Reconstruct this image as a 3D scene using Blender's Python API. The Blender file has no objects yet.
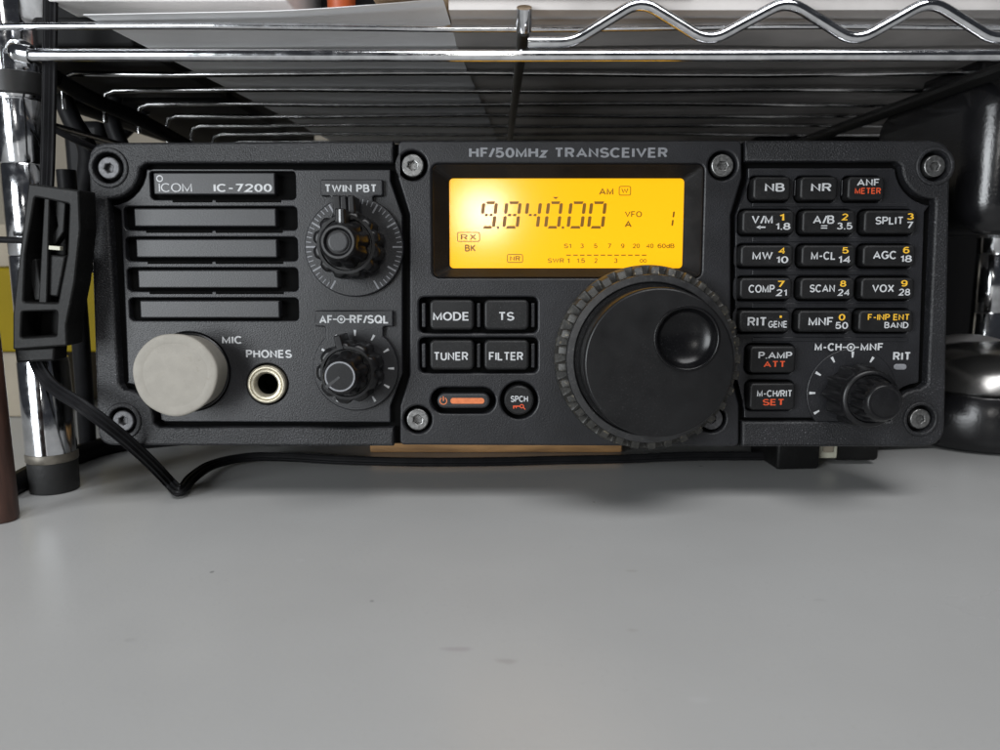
import bpy, bmesh, math, random
from mathutils import Vector, Matrix
from mathutils.geometry import tessellate_polygon
random.seed(7)
PI = math.pi
sc = bpy.context.scene
COL = sc.collection

# ------------------------------------------------------------------ camera model (photo is 1000 x 750)
F = 780.0
PITCH = math.radians(9.1)
CAM = Vector((0, 0, 0.072))
FWD = Vector((0, math.cos(PITCH), -math.sin(PITCH)))
UP = Vector((0, math.sin(PITCH), math.cos(PITCH)))
RT = Vector((1, 0, 0))
def ray(px, py):
    return FWD + RT * ((px - 500) / F) - UP * ((py - 375) / F)
def atY(px, py, Y):
    r = ray(px, py); return CAM + r * (Y / r.y)
def atZ(px, py, Z=0.0):
    r = ray(px, py); return CAM + r * ((Z - CAM.z) / r.z)
# the radio's front plane leans back a little
TILT = math.radians(3.1)
N = Vector((0, -math.cos(TILT), math.sin(TILT)))
V = Vector((0, math.sin(TILT), math.cos(TILT)))
DN = 0.216
ORG = CAM - N * DN
def P(px, py, w=0.0):
    """measured point -> front-plane coordinates (u, v) in metres, at height w (mm) in front of the plane"""
    r = ray(px, py)
    t = (DN - w * .001) / (-(r.dot(N)))
    p = CAM + r * t - ORG
    return (p.x, p.dot(V))
def PX(px, py, w=0.0):
    """metres per photo pixel there"""
    a = P(px, py, w); b = P(px + 1, py, w)
    return b[0] - a[0]
RADIO_M = Matrix(((1, 0, 0, ORG.x), (0, V.y, N.y, ORG.y), (0, V.z, N.z, ORG.z), (0, 0, 0, 1)))

# ------------------------------------------------------------------ materials
def mat(name, col, rough=.5, metal=0, bump=0, bscale=1500, dist=.0002, var=0, vscale=60, spec=.5, dust=0, dscale=2500,
        dcol=(.25, .25, .26), emit=None, estr=0, coat=0, rvar=0, stretch=None):
    m = bpy.data.materials.new(name); m.use_nodes = True
    nt = m.node_tree; b = nt.nodes['Principled BSDF']
    b.inputs['Base Color'].default_value = (*col, 1)
    b.inputs['Roughness'].default_value = rough
    b.inputs['Metallic'].default_value = metal
    b.inputs['Specular IOR Level'].default_value = spec
    b.inputs['Coat Weight'].default_value = coat
    tc = nt.nodes.new('ShaderNodeTexCoord'); src = tc.outputs['Object']
    if stretch:
        mp = nt.nodes.new('ShaderNodeMapping'); mp.inputs['Scale'].default_value = stretch
        nt.links.new(src, mp.inputs['Vector']); src = mp.outputs['Vector']
    def noise(scale, detail=3):
        n = nt.nodes.new('ShaderNodeTexNoise'); n.inputs['Scale'].default_value = scale
        n.inputs['Detail'].default_value = detail; nt.links.new(src, n.inputs['Vector']); return n
    def ramp(n, a, b_, c0, c1):
        r = nt.nodes.new('ShaderNodeValToRGB'); r.color_ramp.elements[0].position = a; r.color_ramp.elements[1].position = b_
        r.color_ramp.elements[0].color = c0; r.color_ramp.elements[1].color = c1
        nt.links.new(n.outputs['Fac'], r.inputs['Fac']); return r
    cout = None
    if var:
        n = noise(vscale, 5)
        lo = tuple(c * (1 - var) for c in col) + (1,); hi = tuple(min(1, c * (1 + var)) for c in col) + (1,)
        cout = ramp(n, .35, .65, lo, hi).outputs['Color']
    if dust:
        n = noise(dscale, 2); r = ramp(n, .60, .72, (0, 0, 0, 1), (1, 1, 1, 1))
        n2 = noise(45, 4); r2 = ramp(n2, .42, .7, (0, 0, 0, 1), (1, 1, 1, 1))
        mu = nt.nodes.new('ShaderNodeMath'); mu.operation = 'MULTIPLY'
        nt.links.new(r.outputs['Color'], mu.inputs[0]); nt.links.new(r2.outputs['Color'], mu.inputs[1])
        m2 = nt.nodes.new('ShaderNodeMath'); m2.operation = 'MULTIPLY'; m2.inputs[1].default_value = dust
        nt.links.new(mu.outputs[0], m2.inputs[0])
        mx = nt.nodes.new('ShaderNodeMix'); mx.data_type = 'RGBA'
        nt.links.new(m2.outputs[0], mx.inputs['Factor'])
        if cout: nt.links.new(cout, mx.inputs['A'])
        else: mx.inputs['A'].default_value = (*col, 1)
        mx.inputs['B'].default_value = (*dcol, 1)
        cout = mx.outputs['Result']
    if cout: nt.links.new(cout, b.inputs['Base Color'])
    if rvar:
        n = noise(vscale * 1.7, 4)
        r = ramp(n, .3, .7, (rough - rvar,) * 3 + (1,), (rough + rvar,) * 3 + (1,))
        nt.links.new(r.outputs['Color'], b.inputs['Roughness'])
    if bump:
        n = noise(bscale, 3); bp = nt.nodes.new('ShaderNodeBump')
        bp.inputs['Strength'].default_value = bump; bp.inputs['Distance'].default_value = dist
        nt.links.new(n.outputs['Fac'], bp.inputs['Height']); nt.links.new(bp.outputs['Normal'], b.inputs['Normal'])
    if emit:
        b.inputs['Emission Color'].default_value = (*emit, 1); b.inputs['Emission Strength'].default_value = estr
    return m
M = dict(
    rim=mat('textured black casting', (.0115, .0118, .0135), .46, 0, .9, 2300, .00025, .15, 90, .42, 1.0, 2200, (.13, .13, .14)),
    field=mat('moulded black plastic', (.0115, .0118, .0138), .42, 0, .55, 2600, .00015, .2, 120, .42, .25, 3500, (.16, .16, .18)),
    deep=mat('shade black', (.003, .003, .003), .9, spec=.05),  # matte near-black: the shade of deep recesses put into the colour
    grille=mat('grille bar plastic', (.0145, .015, .017), .44, 0, .3, 2600, .0001, .1, 200, .5, .2, 4000, (.2, .2, .22)),
    key=mat('black rubber key', (.0085, .0085, .009), .45, 0, .3, 3000, .00008, .2, 300, .3, .4, 3000, (.12, .12, .12)),
    knob=mat('black knob plastic', (.007, .007, .0078), .33, 0, .1, 2500, .00005, .2, 300, .33, .25, 2500, (.12, .12, .12)),
    dial=mat('satin black dial', (.007, .007, .0075), .36, 0, .12, 1800, .00004, .2, 100, .3, .25, 2500, (.1, .1, .1), rvar=.06),
    dialring=mat('worn grey dial ring', (.022, .022, .023), .34, 0, .2, 1500, .0001, .3, 300, .5, .4, 1500, (.12, .12, .11)),
    rubber=mat('dusty amber-lit teeth', (.026, .025, .022), .5, 0, .4, 1500, .0002, .5, 350, .5, .8, 900, (.26, .22, .15)),  # dusty rubber; the tan tint also carries the display's amber light
    white=mat('white print', (.47, .48, .49), .5, var=.12, vscale=1500),
    grey=mat('grey print', (.20, .205, .22), .5, var=.1, vscale=1500),
    yellow=mat('yellow print', (.75, .43, .03), .5),
    red=mat('red print', (.62, .075, .02), .5),
    orange=mat('orange lens', (.60, .17, .06), .4, var=.1, vscale=900),
    screw=mat('zinc screw', (.20, .20, .197), .38, .85, .5, 1800, .0001, .25, 1200, rvar=.1),
    screwd=mat('dark and shaded screw', (.09, .09, .095), .5, .5, .5, 1800, .0001, .25, 1200),
    chrome=mat('chrome plate', (.74, .75, .77), .12, 1, .08, 400, .0001, .15, 250, .5, .6, 700, (.30, .27, .23), rvar=.06),
    chromed=mat('dull chrome wire', (.55, .55, .55), .2, 1, .12, 400, .0001, .2, 250, rvar=.06),
    blackrod=mat('shaded rod and black strap', (.012, .012, .012), .4),  # cross rods: their shade is put into the colour; the clamp strap is black
    cap=mat('aged grey silicone rubber', (.285, .268, .235), .62, 0, .3, 900, .0002, .05, 320, .4, .5, 650, (.15, .13, .10)),
    brass=mat('nickel socket rim', (.50, .46, .36), .35, .55, 0, rvar=.08, var=.15, vscale=600),
    cable=mat('black cable', (.010, .010, .011), .5, 0, .2, 900, .0002, .2, 200, .12),
    bracket=mat('black bracket plastic', (.0065, .0065, .0065), .5, 0, .3, 900, .0002, .2, 150, .2, .3, 1200, (.1, .1, .09)),
    desk=mat('grey laminate desk', (.485, .488, .482), .33, 0, .15, 900, .0002, .04, 14, .45, .3, 900, (.36, .36, .35), rvar=.06),
    wall=mat('beige wall', (.22, .195, .155), .8, 0, .3, 200, .001, .08, 20),
    paper=mat('grey paper', (.88, .88, .89), .6, 0, .2, 60, .001, .05, 25),
    board=mat('grey cardboard cover', (.50, .475, .46), .4, 0, .1, 60, .001, .35, 22),
    whitebox=mat('white carton', (.82, .80, .78), .5, var=.04, vscale=30),
    orangem=mat('orange plastic', (.38, .07, .015), .5, var=.1, vscale=80),
    blackbox=mat('black filler case', (.008, .008, .0085), .6, 0, .3, 500, .0003, spec=.12),
    wood=mat('varnished wood', (.55, .31, .13), .5, 0, .3, 60, .0005, .35, 40, stretch=(1, 8, 8)),
    brown=mat('brown wooden stick', (.055, .024, .016), .5, 0, .3, 60, .0004, .4, 60, stretch=(6, 6, 1)),
    yel=mat('yellow carton', (.20, .145, .004), .6, var=.08, vscale=40, spec=.1),
    card=mat('beige cardboard', (.27, .235, .18), .75, 0, .3, 200, .0005, .12, 40),
    ivory=mat('ivory connector plastic', (.46, .45, .36), .45, var=.1, vscale=500),
    silver=mat('satin silver shell', (.30, .295, .285), .2, .92, .1, 600, .0001, .06, 60),
    pearl=mat('translucent white plastic', (.55, .53, .52), .3, 0, var=.1, vscale=60),
    gloss=mat('gloss black plastic', (.008, .008, .009), .22, 0, .25, 1200, .0002, .2, 100),
    foot=mat('black rubber foot', (.012, .012, .012), .6, 0, .3, 700, .0003),
    dullring=mat('dull worn ring', (.16, .145, .12), .45, .4, var=.25, vscale=400),
    bowl=mat('polished finger bowl', (.004, .004, .0045), .24, 0, spec=.25, dust=.2, dscale=2500, dcol=(.1, .1, .1)),
    tan=mat('tan folder', (.60, .44, .28), .7),
)
# LCD glass: back-lit, even amber emission over the whole pane
def lcd_mat():
    m = mat('amber backlit lcd', (.35, .22, .01), .3, spec=.5)
    nt = m.node_tree; b = nt.nodes['Principled BSDF']
    b.inputs['Emission Color'].default_value = (1, .435, .0, 1)
    b.inputs['Emission Strength'].default_value = .92
    b.inputs['Roughness'].default_value = .12
    return m
M['lcd'] = lcd_mat()
M['seg'] = mat('lcd segment', (.05, .025, .003), .3, emit=(.25, .11, .0), estr=.70)
M['segl'] = mat('lcd fine print', (.10, .05, .003), .3, emit=(.26, .12, .0), estr=.62)

# ------------------------------------------------------------------ object helpers
def tag(o, label=None, cat=None, group=None, kind=None):
    if label: o['label'] = label
    if cat: o['category'] = cat
    if group: o['group'] = group
    if kind: o['kind'] = kind
    return o
def obj(name, me, m, parent=None, smooth=35):
    o = bpy.data.objects.new(name, me); COL.objects.link(o)
    if m: me.materials.append(M[m] if isinstance(m, str) else m)
    if smooth:
        for p in me.polygons: p.use_smooth = True
        me.set_sharp_from_angle(angle=math.radians(smooth))
        # keep big flat faces flat next to their rounded edges
        bm = bmesh.new(); bm.from_mesh(me)
        def axial(f): return max(abs(f.normal.x), abs(f.normal.y), abs(f.normal.z)) > .99999
        for e in bm.edges:
            if len(e.link_faces) == 2:
                a, b = e.link_faces
                if axial(a) != axial(b) and e.calc_face_angle(0) > .08: e.smooth = False
        bm.to_mesh(me); bm.free()
    if parent: o.parent = parent
    return o
def empty(name, loc=(0, 0, 0), mw=None):
    o = bpy.data.objects.new(name, None); COL.objects.link(o)
    o.empty_display_size = .01
    if mw is not None: o.matrix_world = mw
    else: o.location = loc
    return o
class MB:
    def __init__(s): s.v = []; s.f = []
    def add(s, vs, fs):
        k = len(s.v); s.v += [tuple(v) for v in vs]; s.f += [tuple(i + k for i in f) for f in fs]; return s
    def mesh(s, name='m', tr=None, recalc=True):
        me = bpy.data.meshes.new(name)
        vs = [tr @ Vector(v) for v in s.v] if tr is not None else s.v
        me.from_pydata([tuple(v) for v in vs], [], s.f)
        bm = bmesh.new(); bm.from_mesh(me)
        bmesh.ops.remove_doubles(bm, verts=bm.verts, dist=1e-7)
        if recalc: bmesh.ops.recalc_face_normals(bm, faces=bm.faces)
        bm.to_mesh(me); bm.free(); me.update()
        return me
def area(p): return sum(p[i][0] * p[(i + 1) % len(p)][1] - p[(i + 1) % len(p)][0] * p[i][1] for i in range(len(p))) / 2
def inset(p, d):
    """shrink a CCW outline by d"""
    n = len(p); out = []
    for i in range(n):
        a, b, c = Vector(p[i - 1]), Vector(p[i]), Vector(p[(i + 1) % n])
        e1 = (b - a); e2 = (c - b)
        if e1.length < 1e-9 or e2.length < 1e-9: out.append(tuple(b)); continue
        e1.normalize(); e2.normalize()
        n1 = Vector((-e1.y, e1.x)); n2 = Vector((-e2.y, e2.x))
        m = n1 + n2
        if m.length < 1e-6: out.append(tuple(b)); continue
        m.normalize(); k = d / max(.45, m.dot(n1))
        out.append((b.x + m.x * k, b.y + m.y * k))
    return out
def plate(outer, holes, w0, w1, b=.3, back=False, mb=None, segs=3):
    """solid plate from outline(s) in metres, w in mm, rounded front edge of b mm"""
    mb = mb or MB()
    outer = list(outer) if area(outer) > 0 else list(reversed(outer))
    loops = [(outer, 1)] + [(list(h) if area(h) > 0 else list(reversed(h)), -1) for h in holes]
    tops = []
    for lp, s in loops:
        n = len(lp); rings = [(lp, w0), (lp, w1 - b)]
        for k in range(1, segs + 1):
            a = k / segs * PI / 2
            rings.append((inset(lp, s * b * .001 * (1 - math.cos(a))), w1 - b + b * math.sin(a)))
        if b <= 0: rings = [(lp, w0), (lp, w1)]
        vs = [(x, y, w * .001) for r, w in rings for x, y in r]; fs = []
        for j in range(len(rings) - 1):
            for i in range(n):
                q = (i + 1) % n
                fs.append((j * n + i, j * n + q, (j + 1) * n + q, (j + 1) * n + i))
        mb.add(vs, fs); tops.append(rings[-1][0])
    for w, polys in ([(w1, tops)] + ([(w0, [l for l, _ in loops])] if back else [])):
        vv = [[Vector((x, y, 0)) for x, y in t] for t in polys]
        tris = tessellate_polygon(vv)
        flat = [(v.x, v.y, w * .001) for t in vv for v in t]
        mb.add(flat, tris)
    return mb
def circ(c, r, n=48, a0=0): return [(c[0] + r * math.cos(a0 + 2 * PI * i / n), c[1] + r * math.sin(a0 + 2 * PI * i / n)) for i in range(n)]
def rrect(x0, y0, x1, y1, r, n=6):
    r = min(r, (x1 - x0) / 2 - 1e-6, (y1 - y0) / 2 - 1e-6); out = []
    for cx, cy, a in ((x1 - r, y0 + r, -PI / 2), (x1 - r, y1 - r, 0), (x0 + r, y1 - r, PI / 2), (x0 + r, y0 + r, PI)):
        for i in range(n + 1):
            t = a + PI / 2 * i / n; out.append((cx + r * math.cos(t), cy + r * math.sin(t)))
    return out
def fillet(pts, r, n=5):
    out = []; m = len(pts)
    for i in range(m):
        p = pts[i]; rr = p[2] if len(p) > 2 else r
        b = Vector(p[:2]); a = Vector(pts[i - 1][:2]); c = Vector(pts[(i + 1) % m][:2])
        d1 = a - b; d2 = c - b; l1, l2 = d1.length, d2.length
        if rr <= 0 or l1 < 1e-9 or l2 < 1e-9: out.append(tuple(b)); continue
        d1.normalize(); d2.normalize(); ang = d1.angle(d2)
        if ang > PI - .02: out.append(tuple(b)); continue
        t = min(rr / math.tan(ang / 2), l1 * .48, l2 * .48)
        p1 = b + d1 * t; p2 = b + d2 * t
        for k in range(n + 1):
            s = k / n; out.append(tuple(p1 * (1 - s) ** 2 + b * 2 * s * (1 - s) + p2 * s * s))
    return out
def prr(x0, y0, x1, y1, rpx, w=0, grow=0):
    """rounded rect measured in photo pixels at height w"""
    a = P(x0, (y0 + y1) / 2, w); b = P(x1, (y0 + y1) / 2, w); c = P((x0 + x1) / 2, y1, w); d = P((x0 + x1) / 2, y0, w)
    s = PX((x0 + x1) / 2, (y0 + y1) / 2, w)
    return rrect(a[0] - grow * s, c[1] - grow * s, b[0] + grow * s, d[1] + grow * s, (rpx + grow) * s)
def lathe(prof, seg=64, mod=None, c=(0, 0), w0=0, cap0=False, cap1=True, mb=None, tilt=None):
    """profile [(r mm, w mm)] about the panel normal at c"""
    mb = mb or MB(); vs = []; fs = []; n = seg
    for r, w in prof:
        for i in range(n):
            a = 2 * PI * i / n; q = r * (mod(a, r, w) if mod else 1)
            vs.append((c[0] + q * .001 * math.cos(a), c[1] + q * .001 * math.sin(a), w * .001))
    for j in range(len(prof) - 1):
        for i in range(n):
            q = (i + 1) % n; fs.append((j * n + i, j * n + q, (j + 1) * n + q, (j + 1) * n + i))
    if cap1: fs.append(tuple((len(prof) - 1) * n + i for i in range(n)))
    if cap0: fs.append(tuple(reversed(range(n))))
    return mb.add(vs, fs)
def box(mb, x0, y0, z0, x1, y1, z1):
    vs = [(x, y, z) for x in (x0, x1) for y in (y0, y1) for z in (z0, z1)]
    return mb.add(vs, [(0, 1, 3, 2), (4, 6, 7, 5), (0, 4, 5, 1), (2, 3, 7, 6), (0, 2, 6, 4), (1, 5, 7, 3)])
def bev(me, w, seg=3):
    bm = bmesh.new(); bm.from_mesh(me)
    bmesh.ops.bevel(bm, geom=[e for e in bm.edges if e.calc_face_angle(0) > .5], offset=w, segments=seg, affect='EDGES', profile=.5)
    bm.to_mesh(me); bm.free(); return me
def boxmesh(x0, y0, z0, x1, y1, z1, b=.001, seg=3):
    return bev(box(MB(), x0, y0, z0, x1, y1, z1).mesh(), b, seg)
def smooth_path(pts, n=8):
    out = []; p = [Vector(q) for q in pts]
    for i in range(len(p) - 1):
        a = p[max(0, i - 1)]; b = p[i]; c = p[i + 1]; d = p[min(len(p) - 1, i + 2)]
        for k in range(n):
            t = k / n
            out.append(.5 * ((2 * b) + (c - a) * t + (2 * a - 5 * b + 4 * c - d) * t * t + (3 * b - a - 3 * c + d) * t ** 3))
    out.append(p[-1]); return out
def tube(pts, r, seg=10, mb=None, flat=None, upv=None, caps=True, rfun=None):
    """swept tube; flat = (half width, half height) gives a flat strap profile with ribs"""
    mb = mb or MB(); p = [Vector(q) for q in pts]; n = len(p)
    t0 = (p[1] - p[0]).normalized()
    nrm = Vector(upv) if upv else t0.orthogonal()
    vs = []; fs = []
    for i in range(n):
        t = (p[min(n - 1, i + 1)] - p[max(0, i - 1)]).normalized()
        nrm = (nrm - t * nrm.dot(t)).normalized(); bn = t.cross(nrm)
        for k in range(seg):
            a = 2 * PI * k / seg
            if flat:
                ca, sa = math.cos(a), math.sin(a)
                e = .55
                x = flat[0] * math.copysign(abs(ca) ** e, ca); y = flat[1] * math.copysign(abs(sa) ** e, sa)
                y *= 1 - .5 * (math.cos(x / flat[0] * PI * 3) * .5 + .5) * (1 if len(flat) > 2 else 0)
            else:
                q = rfun(i / (n - 1)) if rfun else r
                x, y = q * math.cos(a), q * math.sin(a)
            vs.append(p[i] + bn * x + nrm * y)
    for i in range(n - 1):
        for k in range(seg):
            q = (k + 1) % seg; fs.append((i * seg + k, i * seg + q, (i + 1) * seg + q, (i + 1) * seg + k))
    if caps: fs += [tuple(range(seg)), tuple((n - 1) * seg + k for k in range(seg))]
    return mb.add(vs, fs)

# ------------------------------------------------------------------ lettering (built-in font, turned into mesh and fitted to its measured box)
def A_(cx, cy, rx, ry, a0, a1, n=9):
    return [(cx + rx * math.cos(math.radians(a0 + (a1 - a0) * i / n)), cy + ry * math.sin(math.radians(a0 + (a1 - a0) * i / n))) for i in range(n + 1)]
def O_(cx, cy, rx, ry, n=20): return A_(cx, cy, rx, ry, 90, 450 - 360 / n, n - 1) + ['c']
# plain grotesque capitals as stroke centre lines: (width, strokes); 'c' closes a stroke
GL = {
 'A': (.74, [[(0, 0), (.37, 1), (.74, 0)], [(.14, .3), (.60, .3)]]),
 'B': (.56, [[(0, 0), (0, 1), (.32, 1)] + A_(.32, .765, .2, .235, 80, -90) + [(0, .53)], [(.32, .53)] + A_(.34, .265, .24, .265, 80, -90) + [(0, 0)]]),
 'C': (.68, [A_(.37, .5, .37, .5, 45, 315, 18)]),
 'D': (.64, [[(0, 0), (0, 1), (.25, 1)] + A_(.25, .5, .39, .5, 82, -82, 14) + [(.25, 0), 'c']]),
 'E': (.5, [[(.5, 1), (0, 1), (0, 0), (.52, 0)], [(0, .52), (.46, .52)]]),
 'F': (.48, [[(.5, 1), (0, 1), (0, 0)], [(0, .5), (.42, .5)]]),
 'G': (.70, [A_(.37, .5, .37, .5, 45, 322, 18) + [(.70, .22), (.70, .46), (.42, .46)]]),
 'H': (.60, [[(0, 0), (0, 1)], [(.6, 0), (.6, 1)], [(0, .52), (.6, .52)]]),
 'I': (.0, [[(0, 0), (0, 1)]]),
 'K': (.60, [[(0, 0), (0, 1)], [(.58, 1), (.0, .36)], [(.20, .56), (.62, 0)]]),
 'L': (.48, [[(0, 1), (0, 0), (.48, 0)]]),
 'M': (.72, [[(0, 0), (0, 1), (.36, .06), (.72, 1), (.72, 0)]]),
 'N': (.60, [[(0, 0), (0, 1), (.6, 0), (.6, 1)]]),
 'O': (.74, [O_(.37, .5, .37, .5)]),
 'P': (.54, [[(0, 0), (0, 1), (.32, 1)] + A_(.32, .74, .22, .26, 80, -90) + [(0, .48)]]),
 'Q': (.74, [O_(.37, .5, .37, .5), [(.44, .26), (.74, -.04)]]),
 'R': (.58, [[(0, 0), (0, 1), (.34, 1)] + A_(.34, .745, .22, .255, 80, -90) + [(0, .49)], [(.32, .48), (.56, .0)]]),
 'S': (.58, [A_(.3, .745, .27, .255, 25, 262, 12) + A_(.3, .25, .29, .25, 82, -158, 12)]),
 'T': (.58, [[(0, 1), (.58, 1)], [(.29, 1), (.29, 0)]]),
 'U': (.58, [[(0, 1)] + A_(.29, .29, .29, .29, 180, 360, 12) + [(.58, 1)]]),
 'V': (.70, [[(0, 1), (.35, 0), (.70, 1)]]),
 'W': (1.0, [[(0, 1), (.25, 0), (.5, .96), (.75, 0), (1, 1)]]),
 'X': (.62, [[(0, 1), (.62, 0)], [(0, 0), (.62, 1)]]),
 'd': (.50, [[(.5, 0), (.5, 1)], O_(.24, .34, .24, .34)]),
 'z': (.42, [[(0, .68), (.42, .68), (0, 0), (.44, 0)]]),
 '0': (.54, [O_(.27, .5, .27, .5)]),
 '1': (.26, [[(0, .76), (.12, .80), (.24, 1), (.24, 0)]]),
 '2': (.54, [A_(.27, .73, .27, .27, 165, -28, 12) + [(.0, .0), (.56, 0)]]),
 '3': (.54, [A_(.26, .76, .23, .24, 155, -85, 12), A_(.26, .26, .28, .26, 85, -155, 12)]),
 '4': (.58, [[(.44, 0), (.44, 1), (0, .3), (.6, .3)]]),
 '5': (.54, [[(.50, 1), (.09, 1), (.03, .48)] + A_(.26, .32, .28, .32, 125, -152, 12)]),
 '6': (.56, [O_(.29, .31, .28, .31), A_(.33, .56, .32, .44, 50, 195, 10)]),
 '7': (.54, [[(0, 1), (.54, 1), (.18, 0)]]),
 '8': (.56, [O_(.28, .76, .23, .24), O_(.28, .26, .28, .26)]),
 '9': (.56, [O_(.28, .69, .28, .31), A_(.24, .44, .32, .44, 230, 375, 10)]),
 '/': (.34, [[(0, -.02), (.34, 1.02)]]),
 '-': (.34, [[(0, .42), (.34, .42)]]),
 '=': (.5, [[(0, .28), (.5, .28)], [(0, .68), (.5, .68)]]),
 '.': (.0, [[(-.07, 0), (.07, 0)]]),
 ' ': (.12, [])}
def stroke(pts, h):
    """closed or open centre line -> ribbon of half width h, mitred"""
    closed = pts[-1] == 'c'
    p = [Vector(q) for q in pts if q != 'c']; n = len(p); L = []; R = []
    for i in range(n):
        d1 = (p[i] - p[i - 1]) if (i or closed) else (p[1] - p[0]); d2 = (p[(i + 1) % n] - p[i]) if (i < n - 1 or closed) else d1
        d1 = d1.normalized(); d2 = d2.normalized()
        n1 = Vector((-d1.y, d1.x)); n2 = Vector((-d2.y, d2.x)); m = n1 + n2
        if m.length < .2: m = n1
        m.normalize(); k = h / max(.42, m.dot(n1))
        L.append(p[i] + m * k); R.append(p[i] - m * k)
    if not closed:
        for arr in (L, R):
            pass
    f = [(i, (i + 1) % n, n + (i + 1) % n, n + i) for i in range(n if closed else n - 1)]
    return L + R, f
def text_raw(s, bold=.0, shear=0, space=.10):
    t = .13 + bold * 1.8; h = t / 2; x = 0; vs = []; fs = []; z = 0
    for ci, c in enumerate(s):
        w, st = GL[c]; k = 1 - t; rd = .022 if c in 'SCOGQ0689d' else 0; x -= rd
        for j, q in enumerate(st):
            q = [(h + a[0] * k * 1.02 + x, h + a[1] * k) if a != 'c' else a for a in q]
            v, f = stroke(q, h); o = len(vs)
            if c in 'AMNVW14Z/z27K': v = [Vector((a.x, min(1.0, max(0, a.y)))) if c != '/' else a for a in v]
            vs += [(a.x, a.y, z) for a in v]; fs += [tuple(i + o for i in g) for g in f]
            z = (z + 4e-6) if j < len(st) - 1 else 0
        x += -rd + w * k * 1.02 + t + (space if c not in '.1I' else space * .85) * (.75 if c in 'AVTLP-' else -.1 if c == '/' or s[ci + 1:ci + 2] == '/' else 1)
    return vs, fs
def text_mb(mb, s, x0, x1, y0, y1, w, bold=.012, lift=.05, mw=None, **k):
    mw = w if mw is None else mw            # plane the box was measured on
    vs, fs = text_raw(s, bold, **k)
    ax = min(v[0] for v in vs); bx = max(v[0] for v in vs); ay = min(v[1] for v in vs); by = max(v[1] for v in vs)
    ym = (y0 + y1) / 2; xm = (x0 + x1) / 2
    u0 = P(x0, ym, mw)[0]; u1 = P(x1, ym, mw)[0]; v0 = P(xm, y1, mw)[1]; v1 = P(xm, y0, mw)[1]
    mb.add([(u0 + (v[0] - ax) / (bx - ax) * (u1 - u0), v0 + (v[1] - ay) / (by - ay) * (v1 - v0), (w + lift) * .001 + v[2]) for v in vs], fs)
    return mb
def ring_mb(mb, c, r0, r1, w, n=32):
    vs = []; 
    for i in range(n):
        a = 2 * PI * i / n
        vs += [(c[0] + r0 * math.cos(a), c[1] + r0 * math.sin(a), w * .001), (c[0] + r1 * math.cos(a), c[1] + r1 * math.sin(a), w * .001)]
    return mb.add(vs, [(2 * i, 2 * i + 1, (2 * i + 3) % (2 * n), (2 * i + 2) % (2 * n)) for i in range(n)])
def poly_mb(mb, pts, w):
    return mb.add([(x, y, w * .001) for x, y in pts], [tuple(range(len(pts)))])
def rect_mb(mb, x0, y0, x1, y1, w):
    a = P(x0, y1, w); b = P(x1, y0, w)
    return poly_mb(mb, [(a[0], a[1]), (b[0], a[1]), (b[0], b[1]), (a[0], b[1])], w)
def frame_mb(mb, x0, y0, x1, y1, r, th, w):
    o = prr(x0, y0, x1, y1, r, w); i = prr(x0 + th, y0 + th, x1 - th, y1 - th, max(.2, r - th), w); n = len(o)
    return mb.add([(x, y, w * .001) for x, y in o + i], [(k, (k + 1) % n, n + (k + 1) % n, n + k) for k in range(n)])

# ================================================================== THE RADIO
radio = empty('radio_transceiver', mw=RADIO_M)
tag(radio, 'black rugged radio transceiver with amber lit display and large tuning dial', 'radio')
def part(name, mb, m, parent=radio, smooth=35, label=None, recalc=True):
    o = obj(name, mb.mesh(name, recalc=recalc), m, parent, smooth)
    if label: o['label'] = label
    return o
def pp(*pts, w=0): return [(*P(p[0], p[1], w), *[r * PX(p[0], p[1], w) for r in p[2:3]]) for p in pts]
def arcpx(cx, cy, r, a0, a1, n=7):
    return [(cx + r * math.cos(math.radians(a0 + (a1 - a0) * i / n)), cy - r * math.sin(math.radians(a0 + (a1 - a0) * i / n)), 0) for i in range(n + 1)]
FW = -1.2     # level of the two side fields

# outer silhouette of the front
SIL = [(88, 143, 20), (951, 140, 20), (944, 447, 22), (98, 445, 16)]
sil = fillet(pp(*SIL), 0, 8)
part('front_housing', plate(sil, [prr(438, 168, 696, 274, 5, -3.2), circ(P(267.5, 384, -3.2), .0034, 40)], -14, -3.2, .3, back=False), 'deep')
# case behind the front
b0 = P(104, 440); b1 = P(936, 150)
me = bev(box(MB(), b0[0] + .001, b0[1] + .0005, -.165, b1[0] - .001, b1[1] - .001, -.0135).mesh(), .003)
obj('case', me, 'rim', radio)
mb = MB()
for i in range(14):
    x = b0[0] + .014 + i * .0152
    box(mb, x, b1[1] - .0012, -.15, x + .006, b1[1] + .0004, -.03)
part('cooling_ribs', mb, 'rim')
mb = MB()
CY0 = P(500, 445)[1]
for x in (-.085, .085):                                     # rubber feet down to the desk, worked out from the tilt
    for w in (-.075, -.145):
        top = ORG + V * (b0[1] + .001) + N * w
        a = Vector((x, 0, 0))
        Mi = RADIO_M.inverted()
        for rr_ in (0,):
            vs = []
            for k in range(20):
                t = 2 * PI * k / 20
                vs.append(Mi @ Vector((x + .007 * math.cos(t), top.y + .007 * math.sin(t), .0003)))
            for k in range(20):
                t = 2 * PI * k / 20
                vs.append(Mi @ Vector((x + .008 * math.cos(t), top.y + .008 * math.sin(t), top.z + .002)))
            m1 = MB().add([tuple(v) for v in vs], [(k, (k + 1) % 20, 20 + (k + 1) % 20, 20 + k) for k in range(20)] + [tuple(range(20)), tuple(range(20, 40))])
            part('rubber_foot', m1, 'foot')

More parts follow.
